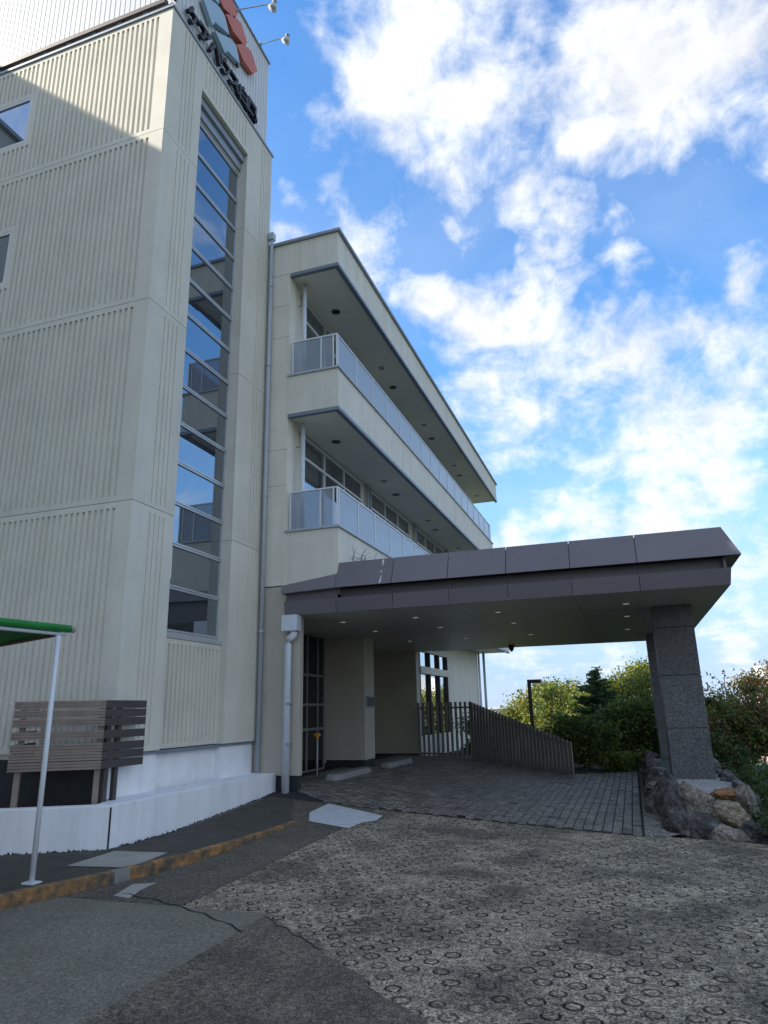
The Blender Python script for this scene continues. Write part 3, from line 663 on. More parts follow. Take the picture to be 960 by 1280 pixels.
# window wall of both upper storeys
WX = -6.42
def curtain(y0, y1, z0, z1):
    mb = MB(); n = int((y1-y0)/.05); pts = [(WX-.16+.025*math.sin(i*1.1)+.012*math.sin(i*2.7), y0+(y1-y0)*i/n) for i in range(n+1)]
    for (xa, ya), (xb, yb) in zip(pts, pts[1:]): mb.face((xa, ya, z0), (xb, yb, z0), (xb, yb, z1), (xa, ya, z1))
    return mb
for zf, zc, end in ((7.97, 11.15, 29.9), (4.47, 7.66, 31.8)):
    k = 0
    mb = MB(); mb.box(-6.7, WX-.02, WY+.30, WY+1.0, zf, zc); wg.part(mb, 'wall_pier', 'wing_paint')
    mb = MB(); mb.box(-6.99, -6.95, WY+.6, end, zf, zc); wg.part(mb, 'room_back', 'room_dark')
    y = 13.2
    while y < end-1.5:
        ye = min(y+3.72, end-.4)
        wnd = MB(); fr = .045
        wnd.box(WX-.05, WX+.02, y, ye, zc-.07, zc-.005); wnd.box(WX-.05, WX+.02, y, ye, zc-.56, zc-.50); wnd.box(WX-.05, WX+.02, y, ye, zf+.1, zf+.16)
        n = 3; ms = lin(y, ye, n)
        for q in ms: wnd.box(WX-.048, WX+.018, q-fr/2 if q > y else q, q+fr/2 if q < ye else q, zf+.161, zc-.071)
        wp = wg.part(wnd, 'window', 'frame_white')
        for a, b in zip(ms, ms[1:]):
            for c, d in ((zf+.16, zc-.56), (zc-.50, zc-.07)):
                mb = MB(); mb.face((WX-.02, a, c), (WX-.02, b, c), (WX-.02, b, d), (WX-.02, a, d)); wg.part(mb, 'pane', 'balcony_glass', under=wp)
        if k % 2 == 0 or zf > 6: cu = curtain(y+.05, y+1.25+.4*(k % 3), zf+.12, zc-.1)
        else: cu = curtain(y+.3, ye-.1, zf+.12, zc-.1)
        wg.part(cu, 'curtain', 'curtain', under=wp, smooth=True)
        mb = MB(); mb.box(WX-.3, WX+.01, ye+.003, min(ye+.775, end), zf, zc); wg.part(mb, 'wall_pier', 'wing_paint')
        for dy, r in ((.28, .045), (.50, .038)):
            if ye+dy < end:
                mb = MB(); mb.tube([(WX+.09, ye+dy, zf+.05), (WX+.09, ye+dy, zc-.02)], r, 10); wg.part(mb, 'drain_pipe', 'pipe_grey', smooth=True)
                mb = MB(); mb.box(WX+.0, WX+.10, ye+dy-.06, ye+dy+.06, zc-.75, zc-.72); wg.part(mb, 'pipe_clip', 'edge_metal')
        y = ye+.78; k += 1
    mb = MB(); mb.tube([(-6.12, 12.63, zf-.1), (-6.12, 12.63, zc-.03)], .047, 12); wg.part(mb, 'drain_pipe', 'pipe_white', smooth=True)
    for q in (.55, 1.6):
        mb = MB(); mb.tube([(-6.40, 12.66, zc-q), (-6.16, 12.645, zc-q+.02)], .009, 6); wg.part(mb, 'pipe_clip', 'edge_metal')
for z, end in ((11.16, 31), (7.685, 29)):
    for k in range(4):
        y = 13.95+4.5*k
        if y < end:
            mb = MB(); mb.tube([(-5.90, y, z-.012), (-5.90, y, z-.003)], .11, 20); wg.part(mb, 'soffit_downlight', 'dark_lens')  # dark discs are the unlit downlights of the balcony soffits
            mb = MB(); mb.box(-5.88, -5.74, y+3.1, y+3.26, z-.03, z-.003); wg.part(mb, 'soffit_sensor', 'steel_grey')
# downpipe with hopper in the corner against the tower
mb = MB(); mb.tube([(-6.735, 12.12, .52), (-6.735, 12.12, 12.15)], .045, 14); dpp = wg.part(mb, 'downpipe', 'pipe_grey', smooth=True)
mb = MB(); mb.box(-6.80, -6.67, 12.05, 12.19, 12.15, 12.33); wg.part(mb, 'hopper', 'pipe_grey', under=dpp, bevel=.01)
for z in (3.1, 5.9, 8.9, 10.9):
    mb = MB(); mb.tube([(-6.735, 12.12, z), (-6.735, 12.12, z+.05)], .055, 14); wg.part(mb, 'pipe_collar', 'pipe_grey', under=dpp, smooth=True)
# ground floor: entrance recess and garden wall
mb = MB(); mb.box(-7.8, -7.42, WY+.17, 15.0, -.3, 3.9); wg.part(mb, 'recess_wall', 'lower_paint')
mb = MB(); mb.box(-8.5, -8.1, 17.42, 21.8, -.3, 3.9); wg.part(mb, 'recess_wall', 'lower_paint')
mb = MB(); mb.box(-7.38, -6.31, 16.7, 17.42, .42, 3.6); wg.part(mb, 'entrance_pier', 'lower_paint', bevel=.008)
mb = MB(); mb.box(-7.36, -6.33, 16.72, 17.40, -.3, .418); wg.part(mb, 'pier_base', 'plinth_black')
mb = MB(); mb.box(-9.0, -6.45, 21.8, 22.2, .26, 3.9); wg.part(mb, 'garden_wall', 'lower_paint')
mb = MB(); mb.box(-9.0, -6.47, 21.815, 22.2, -.6, .258); wg.part(mb, 'pier_base', 'plinth_black')
mb = MB(); mb.box(-9.0, -6.45, 26.0, 31.7, -.2, 4.1); mb.box(-9.0, -6.45, 22.2, 26.0, 3.45, 4.1); mb.box(-9.0, -6.45, 22.2, 26.0, -.2, .75); wg.part(mb, 'garden_wall', 'wing_paint')
mb = MB(); mb.box(-9.0, -6.47, 22.2, 31.6, -1.2, -.2); wg.part(mb, 'pier_base', 'plinth_black')
bw = MB()
for q in (22.2, 23.45, 24.7, 25.9): bw.box(-6.60, -6.44, q, q+.10, .75, 3.45)
wnd = wg.part(bw, 'window', 'iron_dark')
mb = MB(); mb.box(-6.52, -6.40, 22.2, 26.0, 2.72, 2.95); wg.part(mb, 'transom', 'wing_paint', under=wnd)
for a in (22.3, 23.55, 24.8):
    for z0, z1 in ((.75, 2.72), (2.95, 3.45)):
        mb = MB(); mb.face((-6.53, a, z0), (-6.53, a+1.15, z0), (-6.53, a+1.15, z1), (-6.53, a, z1)); wg.part(mb, 'pane', 'bay_glass', under=wnd)
mb = MB(); mb.tube([(-6.35, 31.5, -.5), (-6.35, 31.5, 4.14)], .05, 10); wg.part(mb, 'drain_pipe', 'pipe_white', smooth=True)
mb = MB(); mb.tube([(-6.2, 31.9, -.5), (-6.2, 31.9, 4.14)], .06, 10); wg.part(mb, 'drain_pipe', 'pipe_grey', smooth=True)
# entrance door of glass
dr = MB()
for y in (15.0, 15.62, 16.24, 16.62): dr.box(-7.44, -7.38, y, y+.05, .2, 3.7)
for z in (.2, 1.15, 1.72, 2.42, 3.62): dr.box(-7.435, -7.385, 15.05, 16.62, z, z+.06)
door = wg.part(dr, 'entrance_door', 'door_frame')
for a, b in ((15.05, 15.62), (15.67, 16.24), (16.29, 16.62)):
    for c, d in ((.26, 1.15), (1.21, 1.72), (1.78, 2.42), (2.48, 3.62)):
        mb = MB(); mb.face((-7.41, a, c), (-7.41, b, c), (-7.41, b, d), (-7.41, a, d)); wg.part(mb, 'pane', 'door_glass', under=door)
mb = MB(); mb.box(-9, -7.9, 14.9, 17.41, .1, 3.9); wg.part(mb, 'room_back', 'room_dark')

# ------------------------------------------------------------------ entrance canopy
cy = T('entrance_canopy', (-2.2, 17.0, 0), 'flat dark purple grey entrance canopy on two granite pillars', 'canopy')
CX1, CB = 1.70, 22.2
seam = [-6.22, -5.12, -3.98, -2.91, -1.85, -.75, .34]
# upper fascia leans back: foot at y 12.0, head at y 12.22
def inc(x0, x1, y0, y1, z0, z1, t=.03, xr=None, xt=None):
    mb = MB(); xa = x1 if xr is None else xr; xb = x1 if xt is None else xt
    P = [(x0, y0, z0), (xa, y0, z0), (xb, y1, z1), (x0, y1, z1)]
    Q = [(x, y+t, z) for x, y, z in P]
    mb.face(*P); mb.face(*Q[::-1])
    for i in range(4): mb.face(P[i], Q[i], Q[(i+1) % 4], P[(i+1) % 4])
    return mb
for a, b in zip(seam[1:], seam[2:]): cy.part(inc(a+.006, b-.006, 12.0, 12.22, 3.86, 4.38), 'fascia_panel', 'fascia')
cy.part(inc(seam[-1]+.006, CX1, 12.0, 12.22, 3.86, 4.38, xr=CX1+.21, xt=CX1), 'fascia_panel', 'fascia')
# flashing that climbs the wall to the left of it
mb = MB(); P = [(-6.26, 12.0, 3.82), (-5.125, 12.0, 3.86), (-5.125, 12.15, 4.155), (-6.26, 12.05, 3.985)]
mb.face(*P); Q = [(x, 12.196, z) for x, y, z in P]
for i in range(4): mb.face(P[i], Q[i], Q[(i+1) % 4], P[(i+1) % 4])
cy.part(mb, 'flashing', 'fascia')
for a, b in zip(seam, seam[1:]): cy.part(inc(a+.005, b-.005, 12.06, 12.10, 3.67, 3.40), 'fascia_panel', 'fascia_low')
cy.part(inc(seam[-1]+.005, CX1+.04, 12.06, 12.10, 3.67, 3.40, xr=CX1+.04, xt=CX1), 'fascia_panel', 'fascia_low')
for a, b in zip(seam, seam[1:]+[CX1]):
    mb = MB(); mb.box(a+.003, b-.003, 12.16 if a < -6 else 12.31, 12.19 if a < -6 else 12.34, 3.60, 3.88); cy.part(mb, 'shadow_gap', 'fascia_low')
def flake(pts):
    mb = MB(); P = [(x, 12.0+.22*(z-3.86)/.52-.004, z) for x, z in pts]; mb.face(*P); mb.face(*[(x, y+.003, z) for x, y, z in P][::-1])
    cy.part(mb, 'paint_flake', 'far_white')
for pts in ([(-4.205, 4.355), (-4.175, 4.36), (-4.17, 4.29), (-4.185, 4.27), (-4.178, 4.22), (-4.20, 4.25)], [(-4.215, 4.12), (-4.195, 4.14), (-4.19, 4.09), (-4.205, 4.08)], [(-4.20, 4.01), (-4.185, 4.03), (-4.188, 3.93), (-4.195, 3.88), (-4.225, 3.875), (-4.212, 3.95)]):
    flake(pts)
# sides, back and roof
mb = MB(); mb.face((CX1+.21, 12.0, 3.86), (CX1+.21, CB, 3.86), (CX1, CB, 4.38), (CX1, 12.22, 4.38)); mb.face((CX1+.21, 12.0, 3.86), (CX1+.21, CB, 3.86), (CX1-.02, CB, 3.865), (CX1-.02, 12.15, 3.865))
mb.box(CX1-.05, CX1-.003, 12.2, CB, 3.66, 3.88)
cy.part(mb, 'side_fascia', 'fascia')
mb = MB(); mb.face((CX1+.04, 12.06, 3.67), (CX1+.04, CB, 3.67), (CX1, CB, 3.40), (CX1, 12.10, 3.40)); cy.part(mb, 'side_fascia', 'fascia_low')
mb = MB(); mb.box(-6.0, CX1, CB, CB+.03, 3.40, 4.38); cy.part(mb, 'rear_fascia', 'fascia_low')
mb = MB(); mb.box(-5.1, CX1-.005, 12.26, CB-.01, 3.9, 4.34); cy.part(mb, 'roof', 'fascia')
mb = MB(); mb.box(-6.2, CX1-.06, 12.22, CB-.01, 3.46, 3.655); cy.part(mb, 'deck', 'charcoal')
# soffit boards
xs = [-8.1, -5.12, -2.91, -.75, .34, CX1-.004]; ys = [12.105, 14.6, 17.1, 19.6, 22.19]
for a, b in zip(xs, xs[1:]):
    for c, d in zip(ys, ys[1:]):
        a2 = -6.2 if (a < -6 and c < 12.5) else a
        mb = MB(); mb.box(a2+.003, b-.003, (12.83 if False else c)+.003, d-.003, 3.405, 3.44); cy.part(mb, 'soffit_panel', 'canopy_soffit')
mb = MB(); mb.box(-8.097, -6.203, 12.38, 14.597, 3.405, 3.44); cy.part(mb, 'soffit_panel', 'canopy_soffit')
for x in (-5.6, -4.0, -2.3, .1):
    for y in (13.6, 15.6, 18.4):
        mb = MB(); mb.tube([(x, y, 3.398), (x, y, 3.404)], .055, 16); dl = cy.part(mb, 'downlight', 'lamp_lit')
        mb = MB(); mb.tube([(x, y, 3.392), (x, y, 3.4035)], .075, 16, cap=False); cy.part(mb, 'trim_ring', 'alu', under=dl)
# granite pillars built of blocks
for y0 in (14.25, 20.0):
    pe = MB(); pe.box(.60, 1.22, y0+.04, y0+.66, -.3, 3.39); pil = cy.part(pe, 'pillar', 'granite')
    zz = [-.2, .25, 1.157, 2.097, 2.987, 3.40]
    for a, b in zip(zz, zz[1:]):
        mb = MB(); mb.box(.555, 1.265, y0, y0+.71, a+.004, b-.004); cy.part(mb, 'granite_block', 'granite', under=pil, bevel=.006)
# rain box and downpipe at the wall end
mb = MB(); mb.box(-6.23, -5.90, 11.98, 12.19, 3.09, 3.395); rb = cy.part(mb, 'rain_box', 'pipe_white', bevel=.01)
mb = MB(); mb.tube([(-6.0, 12.09, 3.085), (-6.02, 12.09, 3.0), (-6.10, 12.09, 2.94), (-6.135, 12.09, 2.84), (-6.135, 12.09, .12)], .072, 14); dp = cy.part(mb, 'downpipe', 'pipe_white', smooth=True)
for z in (1.0, 1.72):
    mb = MB(); mb.box(-6.14, -6.06, 12.02, 12.21, z, z+.045); cy.part(mb, 'pipe_clip', 'steel_grey', under=dp)
cm = T('security_camera', (-3.3, 21.5, 3.40), 'small black dome camera under the rear edge of the canopy', 'camera')
mb = MB(); mb.tube([(-3.3, 21.5, 3.398), (-3.3, 21.5, 3.30), (-3.3, 21.5, 3.22)], [.09, .08, .03], 12); cm.part(mb, 'dome', 'dark_lens', smooth=True)
mb = MB(); mb.tube([(-3.3, 21.5, 3.401), (-3.3, 21.5, 3.385)], .11, 12); cm.part(mb, 'base', 'charcoal')

# ------------------------------------------------------------------ retaining wall, screen, shelter
rw = T('retaining_wall', (-6.6, 9.5, 0), 'low white painted retaining wall with a ledge below the tower', 'wall')
mb = MB(); mb.extr([(-6.375, 7.755), (-6.375, 12.19), (-6.90, 12.19), (-6.90, 8.30), (-6.75, 8.1), (-6.60, 7.70)], 'z', -.4, .512); rw.part(mb, 'ledge', 'white_paint', bevel=.012)
mb = MB(); mb.obox((-9.6, 6.02), (-6.395, 7.735), .18, -.4, .507); rw.part(mb, 'wall', 'white_paint', bevel=.012)
mb = MB(); mb.obox((-6.39, 7.745), (-6.372, 7.757), .1, -.3, .48); rw.part(mb, 'joint', 'charcoal')
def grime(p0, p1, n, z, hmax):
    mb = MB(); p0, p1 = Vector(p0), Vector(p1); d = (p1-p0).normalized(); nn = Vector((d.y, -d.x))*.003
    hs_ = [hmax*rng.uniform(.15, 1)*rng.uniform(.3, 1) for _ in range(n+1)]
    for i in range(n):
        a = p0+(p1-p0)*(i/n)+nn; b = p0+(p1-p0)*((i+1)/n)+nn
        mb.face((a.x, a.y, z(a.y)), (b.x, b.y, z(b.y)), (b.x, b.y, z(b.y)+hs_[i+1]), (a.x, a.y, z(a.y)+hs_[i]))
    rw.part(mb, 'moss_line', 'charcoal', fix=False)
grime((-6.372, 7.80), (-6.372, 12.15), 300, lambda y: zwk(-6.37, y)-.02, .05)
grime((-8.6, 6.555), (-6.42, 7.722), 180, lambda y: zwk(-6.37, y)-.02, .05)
pit = T('basement_well', (-8.2, 7.9, -.2), 'dark sunken well behind the slatted timber screen', 'well')
mb = MB(); mb.box(-11.5, -6.9, 8.06, 8.155, -.5, 1.02); pit.part(mb, 'wall', 'charcoal')
mb = MB(); mb.face((-11.5, 6.0, -.05), (-9.6, 6.25, -.05), (-6.75, 7.78, -.05), (-6.9, 8.05, -.05), (-11.5, 8.05, -.05)); pit.part(mb, 'floor', 'charcoal')

sc = T('slat_screen', (-6.9, 7.8, .5), 'brown horizontal slat screen standing on the white wall by the tower', 'screen')
A, B = Vector((-7.62, 7.24)), Vector((-6.66, 7.83))
d = (B-A).normalized()
nrm = Vector((d.y, -d.x))
zt, zb = 1.80, .93
gaps = [.010, .010, .058, .055, .008, .010]      # open joints between the boards, from the top
bh = (zt-zb-sum(gaps))/7
z = zt
slats = []
for i in range(7):
    slats.append((z-bh, z)); z -= bh + (gaps[i] if i < 6 else 0)
for z0, z1 in slats:
    mb = MB(); h = (z1-z0)
    for a, b in ((z0, z0+h*.28), (z0+h*.36, z0+h*.64), (z0+h*.72, z1)): mb.obox(A+nrm*.0, B, .022, a, b)
    mb.obox(A-nrm*.018, B-nrm*.018, .004, z0+h*.29, z0+h*.71)
    sc.part(mb, 'slat', 'timber_light')
    mb = MB(); mb.obox((B.x+.004, B.y+.002), (B.x+.02, B.y+.82), .022, z0, z1); sc.part(mb, 'slat', 'timber_dark')
    mb = MB(); mb.obox((A.x-.5, A.y+.9), (A.x-.01, A.y+.02), .02, z0, z1); sc.part(mb, 'slat', 'timber_dark')
for p, m in ((A+d*.07-nrm*.07, 'timber_light'), (B-d*.09-nrm*.07, 'timber_light')):
    mb = MB(); mb.obox(p, p+d*.07, .06, .0, zt-.01); sc.part(mb, 'post', m)
for y in (.10, .30):
    mb = MB(); mb.box(B.x-.08, B.x-.025, B.y+y, B.y+y+.07, .3, zt-.01); sc.part(mb, 'post', 'timber_dark')

sh = T('cycle_shelter', (-6.8, 4.2, 0), 'lean-to shelter with a green canvas roof roll and white posts', 'shelter')
PX, PY = -5.88, 6.06
for i, (x, y, h) in enumerate(((PX, PY, 2.46), (PX-.55, 2.4, 2.46), (PX-2.6, 5.2, 2.05), (PX-2.9, 2.2, 2.05))):
    mb = MB(); mb.tube([(x, y, .012), (x, y, h)], .027, 14); po = sh.part(mb, 'post', 'pole_white', smooth=True)
    mb = MB(); mb.box(x-.075, x+.075, y-.06, y+.06, -.01, .014); sh.part(mb, 'base_plate', 'pole_white', under=po)
mb = MB(); mb.tube([(PX, PY+.16, 2.545), (PX-.62, 1.9, 2.545)], .042, 16); roll = sh.part(mb, 'canvas_roll', 'green_canvas', smooth=True)
mb = MB(); mb.tube([(PX, PY+.16, 2.545), (PX, PY+.215, 2.545)], .038, 16); sh.part(mb, 'end_cap', 'patch_beige', under=roll, smooth=True)
mb = MB(); mb.tube([(PX-.01, PY+.12, 2.48), (PX-.62, 1.9, 2.48)], .019, 10); sh.part(mb, 'front_bar', 'pole_white', smooth=True)
mb = MB(); mb.tube([(PX-.04, PY+.02, 2.47), (PX-2.7, PY-.5, 2.10)], .019, 10); sh.part(mb, 'side_bar', 'pipe_rust', smooth=True)
mb = MB()
for a, b in zip(lin(0, 1, 8), lin(0, 1, 8)[1:]):
    f = lambda t, s_: (PX-.02-.6*s_-2.66*t, PY+.1-.5*t-4.2*s_, 2.52-.40*t-.05*math.sin(math.pi*t))
    mb.face(f(a, 0), f(b, 0), f(b, 1), f(a, 1))
o = sh.part(mb, 'canvas_roof', 'green_canvas', smooth=True)

# ------------------------------------------------------------------ under the canopy
for y0, y1, x0, lab in ((13.75, 16.15, -6.2, 'long low concrete wheel block in front of the glass entrance door'), (16.95, 19.2, -6.12, 'long low concrete wheel block beside the dark garden wall')):
    mb = MB(); x1 = x0+.40; z = float(zr(x0+.2, y0))
    lo = [(x0, y0+.12), (x0+.1, y0), (x1-.1, y0), (x1, y0+.12), (x1, y1-.3), (x1-.14, y1), (x0+.14, y1), (x0, y1-.3)]
    hi = [(x0+.06, y0+.2), (x0+.12, y0+.12), (x1-.12, y0+.12), (x1-.06, y0+.2), (x1-.06, y1-.4), (x1-.16, y1-.16), (x0+.16, y1-.16), (x0+.06, y1-.4)]
    n = 8; mb.face(*[(x, y, z+.12) for x, y in hi])
    for i in range(n): mb.face((*lo[i], z-.05), (*lo[(i+1) % n], z-.05), (*hi[(i+1) % n], z+.12), (*hi[i], z+.12))
    o = mb.build('wheel_block', 'concrete_block', bevel=.01); tag(o, lab, 'wheel block', 'concrete blocks by the entrance')
bp = T('barrier_post', (-6.55, 14.4, .2), 'thin pole with an orange cap standing by the entrance door', 'post')
mb = MB(); mb.tube([(-6.55, 14.4, .19), (-6.55, 14.4, 1.08)], .016, 10); bp.part(mb, 'pole', 'pipe_grey', smooth=True)
mb = MB(); mb.box(-6.61, -6.49, 14.36, 14.44, 1.07, 1.13); mb.box(-6.575, -6.525, 14.37, 14.43, 1.02, 1.07); bp.part(mb, 'cap', 'orange_cap', bevel=.01)
mb = MB(); mb.tube([(-6.55, 14.4, .16), (-6.55, 14.4, .2)], .11, 16); bp.part(mb, 'foot', 'charcoal')
sp = T('wall_plaque', (-6.3, 17.06, 1.9), 'small dark plaque on the cream entrance pier', 'plaque')
mb = MB(); mb.box(-6.308, -6.28, 16.78, 17.36, 1.66, 1.94); sp.part(mb, 'plate', 'edge_metal', bevel=.006)
mb = MB(); mb.box(-6.279, -6.276, 16.82, 17.32, 1.69, 1.91); sp.part(mb, 'face', 'plinth_black')
# picket fence: upright run, then a run whose pickets shorten
pf = T('picket_fence', (-4.7, 21.5, -.1), 'dark upright picket fence beside the paving, its pickets shortening towards the hedge', 'fence')
def fence(P0, P1, step, w, zt0, zt1, zb0, zb1, thick=.03, m='picket_dark'):
    P0, P1 = Vector(P0), Vector(P1); n = int((P1-P0).length/step); d = (P1-P0).normalized()
    for i in range(n+1):
        t = i/n; p = P0+(P1-P0)*t
        mb = MB(); mb.obox(p, p+d*w, thick, zb0+(zb1-zb0)*t, zt0+(zt1-zt0)*t); pf.part(mb, 'picket', m)
    for f in (.10, .90):
        a0, a1 = zb0+(zt0-zb0)*f, zb1+(zt1-zb1)*f; nn = Vector((-d.y, d.x))*(thick+.003)
        mb = MB(); mb.obox(P0+nn, P1+nn, .03, a0-.025, a0+.025, z0b=a1-.025, z1b=a1+.025); pf.part(mb, 'rail', 'picket_dark')
fence((-6.35, 21.45), (-4.72, 21.45), .148, .075, 1.78, 1.78, .12, .08, .03, 'picket_grey')
fence((-4.66, 21.43), (-1.63, 18.78), .140, .098, 1.76, .72, .08, -.06, .03, 'picket_grey')
mb = MB(); mb.obox((-6.4, 21.38), (-4.5, 21.38), .2, -.3, .14); pf.part(mb, 'footing', 'concrete_block')
lp = T('lamp_post', (-3.45, 26, -.3), 'slim dark square lamp post with a short arm behind the fence', 'lamp post')
mb = MB(); mb.box(-3.50, -3.38, 25.94, 26.06, -.6, 2.40); lp.part(mb, 'post', 'iron_dark')
mb = MB(); mb.box(-3.505, -3.02, 25.93, 26.07, 2.40, 2.53); hd = lp.part(mb, 'lamp_head', 'iron_dark', bevel=.01)
mb = MB(); mb.box(-3.25, -3.05, 25.95, 26.05, 2.39, 2.399); lp.part(mb, 'lens', 'lamp_lens', under=hd)

wd = T('dry_weed', (-5.0, 12.9, 4.38), 'dry twiggy weed sprouting beside the canopy roof below the balcony', 'weed')
mb = MB()
for k in range(16):
    x0, y0 = -4.95+rng.uniform(-.1, .1), 12.9+rng.uniform(-.5, .9); h = rng.uniform(.15, .45)
    mb.tube([(x0, y0, 4.33), (x0+rng.normal(0, .05), y0+rng.normal(0, .05), 4.38+h*.6), (x0+rng.normal(0, .11), y0+rng.normal(0, .11), 4.38+h)], [.006, .005, .003], 5)
wd.part(mb, 'stem', 'bark')
# ------------------------------------------------------------------ stone planter
def rock(size, seed, cuts=16, sub=4):
    r = np.random.default_rng(seed); bm = bmesh.new(); bmesh.ops.create_icosphere(bm, subdivisions=sub, radius=1.0)
    N = [Vector(r.normal(0, 1, 3)).normalized() for _ in range(cuts)]; Dd = [r.uniform(.55, .86) for _ in range(cuts)]
    ph = r.uniform(0, 6, 6)
    for v in bm.verts:
        c = v.co
        for n_, dd in zip(N, Dd):
            k = c.dot(n_)-dd
            if k > 0: c = c-n_*k*.985
        c = c*(1.22+.02*math.sin(7*c.x+ph[0])+.02*math.sin(8*c.y+ph[1])+.02*math.sin(9*c.z+ph[2])+.012*math.sin(23*c.x+ph[3])+.012*math.sin(21*c.z+ph[4]))
        c = c*(1+.14*mnoise.fractal(c*2.6+Vector((seed*3.1, 0, 0)), .9, 2.1, 4))
        v.co = Vector((c.x*size[0], c.y*size[1], c.z*size[2]))
    me = bpy.data.meshes.new('stone'); bm.to_mesh(me); bm.free()
    return me
pl = T('stone_planter', (.95, 14.5, -.3), 'rough stone planter with white gravel at the foot of the granite pillar', 'planter')
def stone(x, y, z, s, m, seed, rot=(0, 0, 0), label=None):
    me = rock(s, seed); me.materials.append(MATS[m]); o = bpy.data.objects.new('stone', me); COL.objects.link(o)
    o.matrix_world = Matrix.Translation((x, y, z)) @ Matrix.Rotation(rot[2], 4, 'Z') @ Matrix.Rotation(rot[1], 4, 'Y') @ Matrix.Rotation(rot[0], 4, 'X')
    mw = o.matrix_world.copy(); o.parent = pl.e; o.matrix_parent_inverse = Matrix.Translation(pl.e.location).inverted(); o.matrix_basis = mw
    if label: o['label'] = label
stone(.76, 12.12, .09, (.30, .27, .31), 'stone_brown', 1, (0, 0, .1))
stone(1.24, 12.28, .25, (.24, .22, .12), 'stone_orange', 2, (0, .05, .1), 'rusty orange block at the rim of the planter')
stone(1.20, 11.92, .02, (.30, .27, .20), 'stone_tan', 3, (0, .35, -.1), 'rounded tan boulder in the front of the planter')
stone(1.44, 12.25, .15, (.15, .32, .25), 'stone_brown', 4, (0, 0, .2))
stone(.72, 11.72, -.16, (.30, .27, .19), 'stone_dark', 5, (0, .2, .2))
stone(1.06, 11.60, -.22, (.30, .26, .15), 'stone_brown', 6, (0, .15, 0))
stone(1.34, 11.78, -.22, (.22, .26, .17), 'stone_dark', 7)
stone(.44, 12.15, .02, (.21, .42, .40), 'stone_dark', 8, (0, .05, -.2))
stone(.40, 11.75, -.16, (.18, .28, .20), 'stone_dark', 31, (0, .1, .2))
stone(.99, 11.98, .06, (.10, .12, .13), 'stone_brown', 30)
stone(.38, 12.8, .05, (.2, .36, .36), 'stone_dark', 32, (0, 0, .1))
y = 13.3; k = 9
while y < 21.2:
    r0 = random.uniform(.24, .42)
    stone(.30+random.uniform(-.04, .04), y, -.14, (.20, r0, .36+random.uniform(-.04, .05)), 'stone_dark', k, (0, 0, random.uniform(-.15, .15)))
    stone(.34+random.uniform(-.04, .04), y+.2, .22, (.20, r0*.85, .11), 'stone_dark' if k % 3 else 'stone_grey', k+50, (0, 0, random.uniform(-.2, .2)))
    y += r0*1.7; k += 1
y = 12.75
while y < 18:
    stone(1.50, y, .05, (.2, .36, .3), 'stone_dark', k); y += .62; k += 1
mb = MB(); mb.box(.50, 1.52, 12.15, 21.2, -.5, .255); pl.part(mb, 'fill', 'soil')
def pebbles(n, x0, x1, y0, y1, z, r0, r1, m, parent):
    V = []; F = []
    base = np.array([(1, 0, 0), (-1, 0, 0), (0, 1, 0), (0, -1, 0), (0, 0, 1), (0, 0, -.6)], float); bf = [(0, 2, 4), (2, 1, 4), (1, 3, 4), (3, 0, 4), (2, 0, 5), (1, 2, 5), (3, 1, 5), (0, 3, 5)]
    for i in range(n):
        q = base*rng.uniform(r0, r1)*rng.uniform(.6, 1.2, 3); a = rng.uniform(0, 6.28); ca, sa = math.cos(a), math.sin(a)
        q = np.stack([q[:, 0]*ca-q[:, 1]*sa, q[:, 0]*sa+q[:, 1]*ca, q[:, 2]], 1)
        x, yy = rng.uniform(x0, x1), rng.uniform(y0, y1)
        V.append(q+np.array([x, yy, z(x, yy)+rng.uniform(0, r1*.6)])); F += [tuple(i*6+j for j in f) for f in bf]
    me = bpy.data.meshes.new('gravel'); me.from_pydata(np.concatenate(V).tolist(), [], F); me.materials.append(MATS[m]); me.update()
    o = bpy.data.objects.new('gravel', me); COL.objects.link(o); o['kind'] = 'stuff'
    if parent: adopt(o, parent)
    return o
pebbles(9000, .52, 1.5, 12.2, 15.2, lambda x, y: .262, .010, .022, 'gravel_white', pl.e)
g = pebbles(5500, -.02, .26, 11.02, 21, lambda x, y: float(zr(x, y)), .012, .028, 'stone_grey', None)
tag(g, 'loose grey gravel in the strip beside the stone planter', 'gravel', kind='stuff')

# ------------------------------------------------------------------ plants
def leaf_mesh(name, pts, size, mats, probs, tilt=1.0, aspect=.55):
    n = len(pts); pts = np.asarray(pts, float)
    a = rng.normal(0, 1, (n, 3)); a[:, 2] *= tilt; a /= np.linalg.norm(a, axis=1)[:, None]
    b = rng.normal(0, 1, (n, 3)); b -= (a*b).sum(1)[:, None]*a; b /= np.linalg.norm(b, axis=1)[:, None]
    s = (size*rng.uniform(.6, 1.35, n))[:, None]
    V = np.stack([pts-a*s, pts+b*s*aspect, pts+a*s, pts-b*s*aspect], 1).reshape(-1, 3)
    me = bpy.data.meshes.new(name)
    me.vertices.add(4*n); me.vertices.foreach_set('co', V.ravel())
    me.loops.add(4*n); me.loops.foreach_set('vertex_index', np.arange(4*n))
    me.polygons.add(n); me.polygons.foreach_set('loop_start', np.arange(n)*4); me.polygons.foreach_set('loop_total', np.full(n, 4))
    for m in mats: me.materials.append(MATS[m])
    me.polygons.foreach_set('material_index', rng.choice(len(mats), n, p=probs)); me.update(calc_edges=True)
    return me
